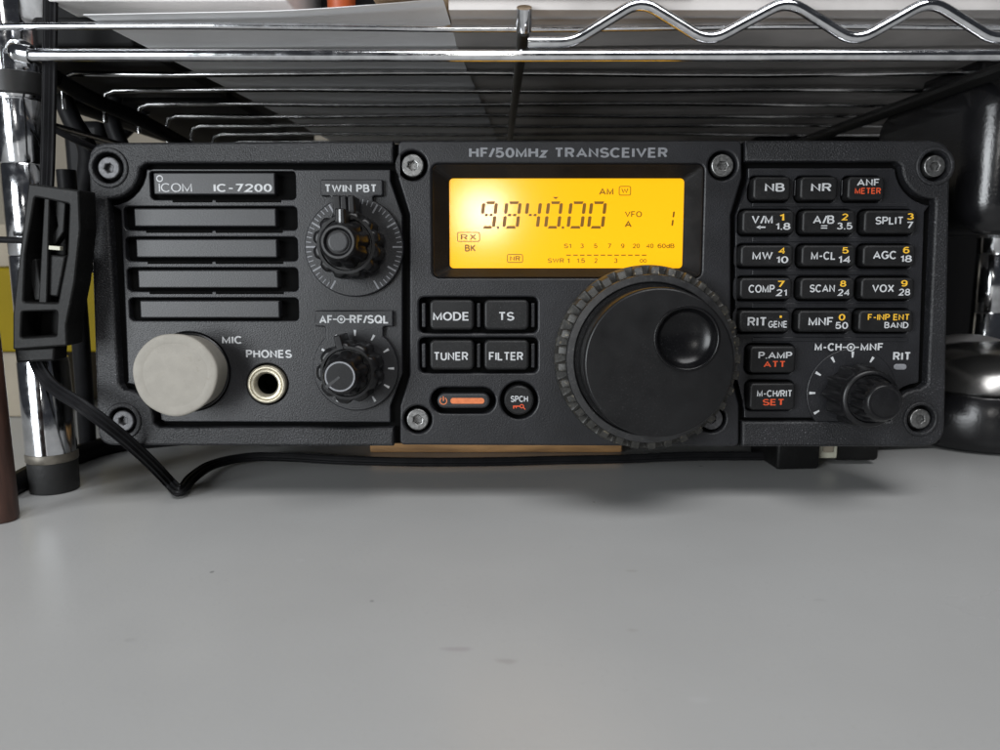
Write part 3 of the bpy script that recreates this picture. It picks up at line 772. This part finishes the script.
# face with finger dimple
fc = P(687, 338.5, 21.15)
fr = .0083
hole_ = circ(fc, fr, 64); outer_ = circ(c, .0182, 180)
mb = MB(); vv = [[Vector((x, y, 0)) for x, y in outer_], [Vector((x, y, 0)) for x, y in hole_]]
mb.add([(v.x, v.y, .02115) for t_ in vv for v in t_], tessellate_polygon(vv))
part('dial_face', mb, 'dial', tr, smooth=0)
dm = [(8.3, 21.15), (8.25, 21.5), (7.95, 21.62), (7.6, 21.5), (7.4, 21.1)]
for i in range(1, 13):
    q = i / 12; r = 7.4 * (1 - q) + .05
    dm.append((r, 21.1 - 3.0 * math.sin(math.acos(min(1, r / 7.45)))))
part('finger_dimple', lathe(dm, 72, None, fc), 'bowl', tr, smooth=60)

# ================================================================== things at the radio
# rubber cap pushed on the mic socket
def lathe_tr(prof, seg, mod=None): return lathe(prof, seg, mod)
cc = P(*MICC, FW)
base = RADIO_M @ Vector((cc[0], cc[1], -.003))
ax = N.copy(); ax = (ax + Vector((.075, 0, .03))).normalized()
zq = ax.to_track_quat('Z', 'Y')
capm = lathe([(10.2, 0), (10.4, 8), (10.95, 14.2), (10.85, 14.7), (10.6, 14.95), (10.1, 15.02), (8.9, 15.0), (8.3, 14.9), (6, 14.9), (3, 14.95), (.3, 14.95)], 64,
             lambda a, r, w: 1 + .012 * math.sin(3 * a + .6) + .006 * math.sin(7 * a)).mesh()
o = obj('socket_cap', capm, 'cap', None, 50); o.location = base; o.rotation_euler = zq.to_euler()
tag(o, 'round grey rubber cap plugged into the microphone socket, left end of the radio', 'cap')

# wooden block under the radio
W0 = atZ(370, 463.5); W1 = atZ(622, 463.5)
wy = .272
o = obj('wood_block', boxmesh(atY(370, 455, wy).x, wy, 0.0002, atY(622, 455, wy).x, wy + .07, .0102, .0006), 'wood')
tag(o, 'thin brown wooden block under the radio', 'wood block')

# ================================================================== the shelf
shelf = empty('wire_shelf', (-.131, .229, 0)); SL = Vector((-.131, .229, 0)); XPOST = atY(52.5, 460, .229).x
tag(shelf, 'chrome wire shelving rack standing over and beside the radio', 'shelf')
def spart(name, mesh_mb, m, parent=shelf, smooth=50, label=None):
    mb2 = MB(); mb2.v = [tuple(Vector(v) - SL) for v in mesh_mb.v]; mb2.f = mesh_mb.f
    o = obj(name, mb2.mesh(), m, parent, smooth)
    if label: o['label'] = label
    return o
ZD = CAM.z + .0536
def deckY(n): return .0536 * (3.748 + .474 * n)
XL, XR = -.135, .235
def wire(n, zoff=0):
    y = deckY(n); wob = .0006 * math.sin(n * 2.3)
    pts = [(XL, y, ZD - .0105), (XL, y, ZD - .004), (XL + .0008, y, ZD - .0012), (XL + .004, y, ZD)]
    pts += [(XL + .004 + (XR - .008 - XL) * k / 12, y + .0003 * math.sin(k * 1.7 + n), ZD + .00035 * math.sin(k * 1.1 + n * 1.9)) for k in range(1, 12)]
    pts += [(XR - .004, y, ZD), (XR - .0008, y, ZD - .0012), (XR, y, ZD - .004), (XR, y, ZD - .0105)]
    return tube(pts, .00085, 10)
for n in list(range(0, 13)):
    spart('deck_wire', wire(n), 'chromed' if n > 1 else 'chrome')
FY = .1900
fz = atY(500, 54.8, FY).z
spart('front_rail', tube([(-.1125, FY, fz), (-.10, FY, fz - .0001), (0, FY, fz - .0002), (.13, FY, fz), (.26, FY, fz)], .00135, 16), 'chrome')
zt = atY(500, -12, FY).z
spart('front_rail', tube([(-.1125, FY, zt), (.26, FY, zt)], .00135, 16), 'chrome')
# zigzag truss
z_lo = atY(600, 43.5, FY).z; z_hi = atY(600, 1.5, FY).z; FZ = FY - .0010
def X(px): return atY(px, 30, FY).x
zz = [(X(528), z_lo), (X(560), z_lo)]
pk = [(639, 1), (708, 0), (784, 1), (854, 0), (925, 1), (996, 0), (1068, 1), (1140, 0)]
raw = [(X(572), z_lo, .0)] + [(X(a), z_hi if b else z_lo) for a, b in pk]
poly = [(X(528), z_lo)] + [(r[0], r[1]) for r in raw]
out = []
for i, p in enumerate(poly):
    p = Vector(p)
    if i in (0, len(poly) - 1): out.append(p); continue
    a = Vector(poly[i - 1]); b = Vector(poly[i + 1])
    L = .0042 if i > 1 else .003
    p1 = p + (a - p).normalized() * min(L, (a - p).length * .45); p2 = p + (b - p).normalized() * min(L, (b - p).length * .45)
    for k in range(7):
        t = k / 6; out.append(p1 * (1 - t) ** 2 + p * 2 * t * (1 - t) + p2 * t * t)
spart('zigzag_brace', tube([(q.x, FZ, q.y) for q in out], .0013, 14), 'chrome')
# cross rods under the deck
for xx, lab in ((-.147, None), (.139, None)):
    spart('cross_rod', tube([(xx, FY, ZD - .0045), (xx, .52, ZD - .0045)], .0022, 12), 'blackrod')
spart('cross_rod', tube([(.0056, .193, ZD - .0028), (.0035, .52, ZD - .0028)], .0014, 10), 'blackrod')
spart('rod_clip', tube([(.0056, .1905, ZD + .0015), (.0056, .1935, ZD - .0028)], .0018, 12), 'chrome')
spart('rail_end', tube(smooth_path([(-.1085, FY, fz), (-.1125, FY + .001, fz + .001), (-.1165, .2, fz + .004), (-.1235, .222, fz + .006)], 6), .0020, 14), 'chrome')
# posts
def post(xc, yc):
    n = 40; R = .0063
    mb = MB()
    prof = []
    z = .11
    pts = [(R, .040)] + [(R, .060)]
    zz_ = .045
    prof = [(R, .012)]
    while zz_ < .34:
        prof += [(R, zz_ - .0004), (R - .00025, zz_), (R, zz_ + .0004)]; zz_ += .0255
    prof += [(R, .34)]
    vs = []; fs = []
    for r, z in prof:
        for i in range(n):
            a = 2 * PI * i / n; vs.append((xc + r * math.cos(a), yc + r * math.sin(a), z))
    for j in range(len(prof) - 1):
        for i in range(n): fs.append((j * n + i, j * n + (i + 1) % n, (j + 1) * n + (i + 1) % n, (j + 1) * n + i))
    return MB().add(vs, fs)
def zl(xc, yc, prof, n=40):
    vs = []; fs = []
    for r, z in prof:
        for i in range(n):
            a = 2 * PI * i / n; vs.append((xc + r * math.cos(a), yc + r * math.sin(a), z))
    for j in range(len(prof) - 1):
        for i in range(n): fs.append((j * n + i, j * n + (i + 1) % n, (j + 1) * n + (i + 1) % n, (j + 1) * n + i))
    fs += [tuple(range(n)), tuple((len(prof) - 1) * n + i for i in range(n))]
    return MB().add(vs, fs)
XP = XPOST
for xc, yc in ((XP, .229), (atY(990, 280, .345).x, .345)):
    p_ = spart('post', post(xc, yc), 'chrome')
    if xc < 0:
        spart('sleeve', zl(xc, .229, [(.0070, .0122), (.0070, .0395), (.0067, .0400), (.0067, .0406)]), 'chrome', p_)
        spart('sleeve_ring', zl(xc, .229, [(.0070, .0095), (.0072, .0098), (.0072, .0116), (.0070, .0121)]), 'dullring', p_)
    spart('rubber_foot', zl(xc, yc, [(.0064, .0002), (.0068, .0008), (.0069, .0094)]), 'foot', p_)
    spart('shelf_collar', zl(xc, yc, [(.0074, ZD - .012), (.0086, ZD - .008), (.0092, ZD + .018)]), 'chrome', p_)
# dark clamp strap round the left post
cz = atY(20, 81, .222).z
spart('post_clamp', zl(XP, .229, [(.0080, cz - .0031), (.0092, cz - .0027), (.0092, cz + .0027), (.0080, cz + .0031)]), 'blackrod')
# rear posts
for xc in (XP - .002, .19):
    spart('post', zl(xc, .505, [(.007, .0002), (.007, .34)]), 'chromed')
# lower side rail wires beside the left gap
for zr, yy0 in ((.1085, .23), (.066, .23)):
    spart('side_rail', tube([(-.134, .231, zr), (-.136, .50, zr)], .0014, 10), 'chromed' if zr > .1 else 'blackrod')
spart('side_brace', tube([(-.1345, .26, .1085), (-.1347, .30, .066), (-.135, .34, .1085), (-.135, .38, .066), (-.1355, .42, .1085)], .0016, 8), 'blackrod')

# ================================================================== papers and things on the shelf
def sheet(name, x0, x1, y0, y1, z, th, m, lab, cat, curl=0, nx=24, ny=20, rot=0, wav=0, skew=0):
    vs = []; fs = []
    for s in (0, 1):
        for j in range(ny + 1):
            for i in range(nx + 1):
                u = i / nx; v = j / ny
                x = x0 + (x1 - x0) * u + skew * v; y = y0 + (y1 - y0) * v
                zc = z + s * th
                if curl: zc += curl * max(0, (u - .5)) ** 1.5 * max(0, 1 - v * 6) + curl * .25 * max(0, 1 - v * 8) * (u)
                zc += wav * (.5 + .5 * math.sin(x * 70 + 1) * math.cos(y * 40))
                vs.append((x, y, zc))
    k = (nx + 1) * (ny + 1)
    for s in (0, 1):
        for j in range(ny):
            for i in range(nx):
                a = s * k + j * (nx + 1) + i; fs.append((a, a + 1, a + nx + 2, a + nx + 1))
    rim_ = [i for i in range(nx + 1)] + [j * (nx + 1) + nx for j in range(1, ny + 1)] + [ny * (nx + 1) + i for i in range(nx - 1, -1, -1)] + [j * (nx + 1) for j in range(ny - 1, 0, -1)]
    for q in range(len(rim_)):
        a, b = rim_[q], rim_[(q + 1) % len(rim_)]; fs.append((a, b, b + k, a + k))
    o = obj(name, MB().add(vs, fs).mesh(), m); return tag(o, lab, cat)
ZP = ZD + .0014
sheet('paper_sheet', -.099, -.0135, .1965, .42, ZP, .00015, 'paper', 'pale grey paper with a curled front corner on the left of the shelf', 'paper', curl=.006, wav=.0003, skew=.013)
sheet('magazine', -.012, .20, .194, .45, ZP + .0003, .0025, 'board', 'dark grey glossy magazine lying over the middle and right of the shelf wires', 'magazine', wav=.0005)
sheet('folder', -.03, .045, .193, .236, ZP + .0037, .0010, 'tan', 'thin tan folder on top of the magazine on the shelf', 'folder')
o = obj('white_carton', boxmesh(atY(52, 10, .215).x, .213, ZP + .0082, atY(289, 10, .215).x, .30, ZP + .05, .0006), 'whitebox'); tag(o, 'white carton at the top left, lying on the paper on the shelf', 'carton')
bx0 = atY(57, 10, .225).x
o = obj('filler_case', boxmesh(-.165, .226, ZP + .0003, -.1005, .300, ZP + .0081, .001), 'blackbox'); tag(o, 'flat black case added as dark filling under the white carton at the upper left of the shelf', 'case')  # black cases added to keep the space above the deck dark
o = obj('filler_case', boxmesh(-.165, .304, ZP + .0003, -.1005, .44, ZP + .06, .002), 'blackbox'); tag(o, 'tall black case added as dark filling on the shelf behind the white carton', 'case')
o = obj('filler_case', boxmesh(-.052, .238, ZP + .0038, .21, .44, ZP + .09, .003), 'blackbox'); tag(o, 'large black case added to keep the back of the shelf dark, standing on the magazine', 'case')
ox = atY(340, 3, .225)
lz = lambda xc, yc, prof: zl(xc, yc, prof)
o = obj('filler_case', boxmesh(.128, .40, .0003, .42, .60, .19, .003), 'blackbox'); tag(o, 'tall black case added as a dark backdrop behind the right post, standing on the desk', 'case')  # added to make the right background dark
o = obj('orange_pot', lz(ox.x, .227, [(.0032, ZP + .0008), (.0036, ZP + .0015), (.0042, ZP + .03), (.0044, ZP + .032)]).mesh(), 'orangem', None, 50); tag(o, 'small orange plastic tube standing on the shelf beside the white carton', 'tube')

# ================================================================== things left of the radio
# flat black cable that hangs down the post, through the bracket and over the desk
CYc = .2145
hang = [atY(51, -40, CYc), atY(50, 40, CYc), atY(49, 110, CYc), atY(47, 180, CYc - .002), atY(42, 260, CYc - .002), atY(33, 320, CYc - .003), atY(33, 352, CYc - .004), atY(50, 384, .207),
        atY(85, 408, .202), atY(120, 435, .207), atY(150, 462, .218), atZ(172, 484, .0024), atZ(180, 489, .0018)]
run = [atZ(184, 488, .0024), atZ(192, 478, .0022), atZ(212, 465, .0022), atZ(245, 457.5, .0022), atZ(285, 457, .0022), atZ(340, 460, .0022), atZ(420, 462, .0022), atZ(500, 461.5, .0022), atZ(560, 460, .0022), atZ(620, 459, .0022), atZ(680, 456.5, .0022), atZ(740, 456, .0022), atZ(790, 456, .0022)]
hang[-2:] = [atZ(170, 483, .0026), atZ(178, 490.5, .0024)]
path = smooth_path(hang + run, 9)
o = obj('electric_cord', tube(path, 0, 44, flat=(.0018, .0009, 1), upv=(0, -1, .2)).mesh(), 'cable', None, 50)
tag(o, 'flat black cord over the lower left corner and along under the radio', 'cord')
# thick dark diagonal cords behind, upper left
o = obj('thin_cord', tube(smooth_path([atY(52, 128, .222), atY(75, 140, .226), atY(98, 150, .232), atY(130, 170, .24)], 6), .0009, 10).mesh(), 'cable', None, 50)
tag(o, 'thin black cord sloping from the post to behind the top left corner of the radio', 'cord')
# horizontal twig-like ties at the bracket
o = obj('cable_tie', tube(smooth_path([atY(-20, 239, .2185), atY(10, 240, .2165), atY(40, 241, .2145), atY(70, 242, .216), atY(90, 243, .2225)], 5), .0009, 8).mesh(), 'cable', None, 50); tag(o, 'thin black tie across the left post behind the bracket', 'tie')
# black plastic bracket / clamp frame hanging on the cord
BR = empty('cord_bracket', tuple(atY(45, 345, .207))); BL = Vector(BR.location)
tag(BR, 'black plastic bracket frame clipped over the cord on the left post', 'bracket')
def ypoly(pxs, y0, y1, b, m, name, holes=(), parent=BR, r=2.0):
    """outline measured in pixels on a vertical plane, given real thickness along y"""
    def cv(q): return [(atY(p[0], p[1], y0).x, atY(p[0], p[1], y0).z, (p[2] if len(p) > 2 else r) * .00027) for p in q]
    mb = plate(fillet(cv(pxs), 0, 5), [fillet(cv(h), 0, 5) for h in holes], 0, (y1 - y0) * 1000, b, back=True)
    mb.v = [(x, y0 + (y1 - y0) - w, z) for x, z, w in mb.v]
    mb.v = [tuple(Vector(v) - BL) for v in mb.v]
    return obj(name, mb.mesh(), m, parent, 40)
ypoly([(28, 183), (79, 190), (80.5, 229), (75, 282), (66.5, 325), (67, 346), (12.5, 350), (12.5, 315), (18, 265)], .2035, .2115, .5, 'bracket', 'frame', holes=[[(35, 197), (69, 204), (67, 254), (57.5, 303), (23.5, 302), (25.5, 254)], [(22, 312), (57, 311), (56, 336), (21, 338)]])
ypoly([(44, 194), (50, 195), (47, 305), (38, 305)], .2050, .2085, .4, 'bracket', 'inner_bar')
ypoly([(52, 196), (66, 203), (64, 232), (54, 246), (49, 240), (57, 226)], .2070, .2095, .4, 'bracket', 'hinge_arm')
ypoly([(27, 262), (36, 258), (44, 300), (34, 301)], .2065, .2090, .4, 'bracket', 'inner_bar')
ypoly([(46, 254), (66, 256), (58, 297), (44, 296)], .2060, .2105, .5, 'bracket', 'clamp_block')
ypoly([(48, 245.5), (60, 246.5), (60, 250.5), (48, 249.5)], .2052, .2066, .1, 'ivory', 'metal_pin', r=.3)
ypoly([(30, 190), (75, 197), (71, 262), (60, 340), (17, 342), (22, 262)], .2125, .2145, .3, 'bracket', 'back_plate')
ypoly([(14, 349), (55, 347), (54, 361), (16, 363)], .2060, .2120, .6, 'bracket', 'lower_clip')
for k, (pts, r, lab) in enumerate((
    ([atY(62, 96, .262), atY(72, 120, .262), atY(88, 152, .265), atY(82, 200, .27)], .0030, 'thick black cord hanging behind the post, nearest the radio corner'),
    ([atY(118, 82, .30), atY(112, 120, .30), atY(128, 160, .30)], .0030, 'black cord hanging straight down behind the shelf wire ends'),
    ([atY(150, 96, .33), atY(135, 118, .33), atY(105, 150, .33), atY(90, 190, .33)], .0034, 'black cord sloping down behind the shelf wire ends'),
    ([atY(55, 78, .24), atY(90, 98, .26), atY(140, 120, .285), atY(195, 150, .32)], .0024, 'black cord running diagonally under the shelf towards the back'),
    ([atY(66, 170, .25), atY(72, 240, .25), atY(80, 330, .255), atZ(88, 446, .0035)], .0028, 'black cord hanging beside the left side of the radio'))):
    o = obj('hanging_cable', tube(smooth_path(pts, 8), r, 10).mesh(), 'cable', None, 50); tag(o, lab, 'cord', 'black cords hanging behind the left post')
# brown stick at the left edge
o = obj('wooden_stick', zl(atZ(-2, 522).x, atZ(-2, 520).y, [(.0040, .0002), (.0043, .001), (.0041, .045), (.0040, .051), (.0034, .0525)], 20).mesh(), 'brown', None, 50); tag(o, 'short reddish brown wooden stick standing at the left edge of the desk', 'stick')
# cartons behind the gap
cy = .40
o = obj('cardboard_box', boxmesh(-.37, cy, .0003, -.150, cy + .1, .085, .001), 'card'); tag(o, 'beige cardboard box standing on the desk behind the left post', 'box')
yq = .330
o = obj('yellow_carton', boxmesh(atY(-60, 250, yq).x, yq, atY(0, 352, yq).z, atY(96, 250, yq).x, yq + .05, atY(0, 268, yq).z, .0008), 'yel'); tag(o, 'yellow carton behind the left post, beside the radio', 'carton')
o = obj('storage_tin', boxmesh(atY(-60, 250, yq).x, yq + .002, .0002, atY(30, 250, yq).x, yq + .05, atY(0, 352.5, yq).z - .0002, .001), 'card'); tag(o, 'beige tin under the yellow carton', 'tin')
# dark bag shapes hanging behind, upper left
o = obj('hanging_adapter', boxmesh(-.171, .315, .088, -.155, .335, .122, .003), 'cable'); tag(o, 'black plug adapter behind the shelf end at the upper left', 'adapter')
o = obj('desk_lead', tube(smooth_path([atZ(0, 492, .003), atZ(40, 470, .003), atZ(85, 452, .003), atZ(120, 443, .003), atZ(180, 437, .003)], 6), .0032, 12).mesh(), 'cable', None, 50); tag(o, 'thick black lead on the desk behind the left post foot', 'lead')

# ================================================================== things right of the radio
# black rounded unit fixed to the right post
HM = empty('speaker_unit', tuple(atY(990, 235, .245))); HL = Vector(HM.location)
tag(HM, 'glossy black rounded unit mounted on the right post beside the radio', 'speaker')
x0 = atY(947, 150, .245).x; zb = atY(970, 236, .245).z; ztp = atY(970, 82, .245).z
me = boxmesh(x0 - HL.x, -.016, zb - HL.z, x0 + .062 - HL.x, .052, ztp - HL.z, .0095, 8)
obj('body', me, 'gloss', HM, 60)
mb = MB()
cxr = x0 + .0245; czr = atY(1012, 190, .245).z
def ylathe(prof, cx_, y_, cz_, n=48):
    vs = []; fs = []
    for r, y in prof:
        for i in range(n):
            a = 2 * PI * i / n; vs.append((cx_ + r * math.cos(a), y_ - y, cz_ + r * math.sin(a)))
    for j in range(len(prof) - 1):
        for i in range(n): fs.append((j * n + i, j * n + (i + 1) % n, (j + 1) * n + (i + 1) % n, (j + 1) * n + i))
    fs.append(tuple((len(prof) - 1) * n + i for i in range(n)))
    return MB().add(vs, fs)
m_ = ylathe([(.0095, -.002), (.0095, .0022), (.0088, .0028), (.0078, .0022), (.0072, .001), (.001, .0006)], cxr - HL.x, -.0158, czr - HL.z)
obj('knob_ring', m_.mesh(), 'gloss', HM, 50)
m_ = ylathe([(.0074, .0012), (.0076, .0022), (.0070, .0024)], cxr - HL.x, -.0158, czr - HL.z)
obj('metal_ring', m_.mesh(), 'silver', HM, 50)
me = boxmesh(x0 + .006 - HL.x, -.004, ztp - HL.z - .001, x0 + .055 - HL.x, .03, ztp + .0065 - HL.z, .002); obj('top_block', me, 'gloss', HM, 50)
# silver domed thing on black base
DM = empty('metal_dome_case', tuple(atY(1000, 430, .27))); DL = Vector((atY(1010, 400, .275).x, .290, 0)); DM.location = DL
tag(DM, 'satin silver domed case on a glossy black base, right of the radio', 'case')
def dome(rx, ry, z0, h, tiltx, m, name, oz=0, ox=0, n=64, rings=14, sq=1):
    vs = []; fs = []
    for j in range(rings + 1):
        t = j / rings * PI / 2
        for i in range(n):
            a = 2 * PI * i / n; r = math.cos(t)
            x = ox + rx * r * math.cos(a); y = ry * r * math.sin(a)
            vs.append((x, y, z0 + h * math.sin(t) + tiltx * x))
    for j in range(rings):
        for i in range(n): fs.append((j * n + i, j * n + (i + 1) % n, (j + 1) * n + (i + 1) % n, (j + 1) * n + i))
    fs.append(tuple(range(n)))
    return obj(name, MB().add(vs, fs).mesh(), m, DM, 60)
zlow = atY(970, 400, .262).z
m_ = zl(0, 0, [(.024, .0003), (.027, .002), (.0285, .006), (.029, zlow - .001), (.028, zlow)], 64)
m_.v = [(x, y * .9, z) for x, y, z in m_.v]
obj('base', m_.mesh(), 'gloss', DM, 60)
m_ = zl(0, 0, [(.0283, zlow + .0001), (.0300, zlow + .0010), (.0296, zlow + .0020), (.0270, zlow + .0070), (.0235, zlow + .0115), (.017, zlow + .0150), (.009, zlow + .0165), (.001, zlow + .0168)], 64)
m_.v = [(x, y * .9, z) for x, y, z in m_.v]
obj('dome', m_.mesh(), 'silver', DM, 60)
dome(.021, .014, zlow + .008, .0105, .02, 'pearl', 'translucent_cover', ox=-.0025).location.y = .011
# leads right of the radio
o = obj('lead_cable', tube(smooth_path([atZ(880, 440, .004), atZ(960, 437.5, .004), atZ(1010, 439, .004), atZ(1080, 441, .004)], 8), .0022, 12).mesh(), 'cable', None, 50)
tag(o, 'thick black lead on the desk at the right, under the silver domed case', 'lead')
# connectors under the radio's right end
PCN = empty('power_connector', tuple(atZ(800, 470))); PL = Vector(PCN.location)
tag(PCN, 'black power plug with an ivory latch under the right end of the radio', 'connector')
pc0 = atZ(790, 472); pc1 = atZ(845, 468)
yb = pc0.y
def cbox(x0, x1, y0, y1, z0, z1, b, m, name, rz=0):
    me = boxmesh(x0, y0, z0, x1, y1, z1, b)
    R = Matrix.Rotation(rz, 4, 'Z'); ce = Vector((x0, y0, 0))
    me.transform(Matrix.Translation(ce - PL) @ R @ Matrix.Translation(-ce))
    return obj(name, me, m, PCN, 40)
cbox(atY(778, 460, yb).x, atY(823, 460, yb).x, yb + .001, yb + .024, .0003, .0125, .0012, 'bracket', 'plug_body', math.radians(4))
xi = atY(824, 460, yb).x
cbox(xi, xi + .0068, yb + .0058, yb + .022, .0030, .0098, .0005, 'ivory', 'latch_body')
cbox(xi + .0018, xi + .0052, yb + .0051, yb + .0060, .0052, .0080, .0003, 'card', 'latch_slot')
cbox(xi + .0072, xi + .022, yb + .008, yb + .026, .0014, .0125, .0015, 'bracket', 'socket_body')
o = obj('plug_lead', tube(smooth_path([(atY(896, 455, yb).x - .001, yb + .016, .008), (atY(915, 455, yb).x, yb + .025, .006), (atY(930, 450, yb).x, yb + .05, .004)], 6), .0025, 10).mesh(), 'cable', None, 50)
tag(o, 'short black lead leaving the power plug under the radio', 'lead')

# ================================================================== setting
def quad(name, vs, m, kind='structure'):
    me = bpy.data.meshes.new(name); me.from_pydata(vs, [], [(0, 1, 2, 3)]); o = obj(name, me, m, None, 0); tag(o, kind=kind); return o
o = obj('desk', boxmesh(-.75, -.25, -.025, .75, .62, 0, .002), 'desk', None, 40); tag(o, kind='structure')
o = obj('wall', boxmesh(-1.2, .63, -.4, 1.2, .66, .9, .001), 'wall', None, 0); tag(o, kind='structure')
def desk_marks():
    m = M['desk']; nt = m.node_tree; b = nt.nodes['Principled BSDF']
    src = b.inputs['Base Color'].links[0].from_socket
    tc = nt.nodes.new('ShaderNodeTexCoord'); nz = nt.nodes.new('ShaderNodeTexNoise'); nz.inputs['Scale'].default_value = 260
    nt.links.new(tc.outputs['Object'], nz.inputs['Vector'])
    for px, py, rx, ry, k, c in ((455, 649, .0026, .0008, .5, (.27, .22, .25, 1)), (506, 661, .0018, .0009, .5, (.25, .22, .22, 1)), (632, 571, .0012, .0006, .5, (.3, .28, .26, 1)),
                                 (632, 630, .0012, .0006, .5, (.3, .28, .26, 1)), (212, 572, .0004, .0005, .9, (.05, .05, .05, 1)), (594, 502, .0004, .0005, .9, (.05, .05, .05, 1)), (372, 601, .0004, .0004, .8, (.08, .08, .08, 1)),
                                 (130, 640, .0010, .0006, .4, (.3, .3, .3, 1)), (820, 600, .0014, .0005, .4, (.3, .3, .3, 1)), (700, 700, .0016, .0007, .3, (.62, .62, .62, 1)), (300, 560, .0012, .0009, .3, (.6, .6, .6, 1))):
        q = atZ(px, py)
        mp = nt.nodes.new('ShaderNodeMapping'); mp.vector_type = 'TEXTURE'; mp.inputs['Location'].default_value = q; mp.inputs['Scale'].default_value = (rx, ry, .01)
        nt.links.new(tc.outputs['Object'], mp.inputs['Vector'])
        ln = nt.nodes.new('ShaderNodeVectorMath'); ln.operation = 'LENGTH'; nt.links.new(mp.outputs['Vector'], ln.inputs[0])
        ad = nt.nodes.new('ShaderNodeMath'); ad.operation = 'MULTIPLY_ADD'; ad.inputs[1].default_value = 1.6; nt.links.new(nz.outputs['Fac'], ad.inputs[0]); nt.links.new(ln.outputs['Value'], ad.inputs[2])
        r = nt.nodes.new('ShaderNodeMapRange'); r.inputs['From Min'].default_value = 2.1; r.inputs['From Max'].default_value = 1.4; r.inputs['To Min'].default_value = 0; r.inputs['To Max'].default_value = k * .6
        nt.links.new(ad.outputs[0], r.inputs['Value'])
        mx = nt.nodes.new('ShaderNodeMix'); mx.data_type = 'RGBA'; mx.inputs['B'].default_value = c
        nt.links.new(r.outputs['Result'], mx.inputs['Factor']); nt.links.new(src, mx.inputs['A']); src = mx.outputs['Result']
    nt.links.new(src, b.inputs['Base Color'])
desk_marks()
# ================================================================== camera, light, world
cam = bpy.data.cameras.new('camera'); co = bpy.data.objects.new('camera', cam); COL.objects.link(co)
cam.sensor_width = 36; cam.lens = 36 * F / 1000; cam.clip_start = .01; cam.clip_end = 20
co.location = CAM; co.rotation_euler = (PI / 2 - PITCH, 0, 0)
cam.dof.use_dof = True; cam.dof.focus_distance = .215; cam.dof.aperture_fstop = 20
sc.camera = co
def alight(name, loc, target, sx, sy, power, col=(1, 1, 1)):
    l = bpy.data.lights.new(name, 'AREA'); l.shape = 'RECTANGLE'; l.size = sx; l.size_y = sy; l.energy = power; l.color = col
    o = bpy.data.objects.new(name, l); COL.objects.link(o); o.location = loc
    o.rotation_euler = (Vector(target) - Vector(loc)).to_track_quat('-Z', 'Y').to_euler(); return o
alight('window_light', (-.62, -.62, .16), (-.03, .2, .06), .45, .5, 11.0, (.93, .97, 1))
alight('ceiling_light', (.16, -.36, .85), (.04, .05, 0), .6, .4, 6.5, (.99, .99, 1))
# lamp whose reflection shows in the display
rd = ray(483, 212); rfl = rd - N * 2 * rd.dot(N)
hit = CAM + rd * ((DN) / (-(rd.dot(N))))
lp = hit + rfl.normalized() * 1.0
alight('room_lamp', tuple(lp), tuple(hit), .06, .06, .48, (1, .98, .94))
w = bpy.data.worlds.new('World'); sc.world = w; w.use_nodes = True
bg = w.node_tree.nodes['Background']; bg.inputs['Color'].default_value = (.80, .86, 1, 1); bg.inputs['Strength'].default_value = .035
vs_ = sc.view_settings; vs_.view_transform = 'Standard'; vs_.look = 'None'; vs_.exposure = 0; vs_.gamma = 1
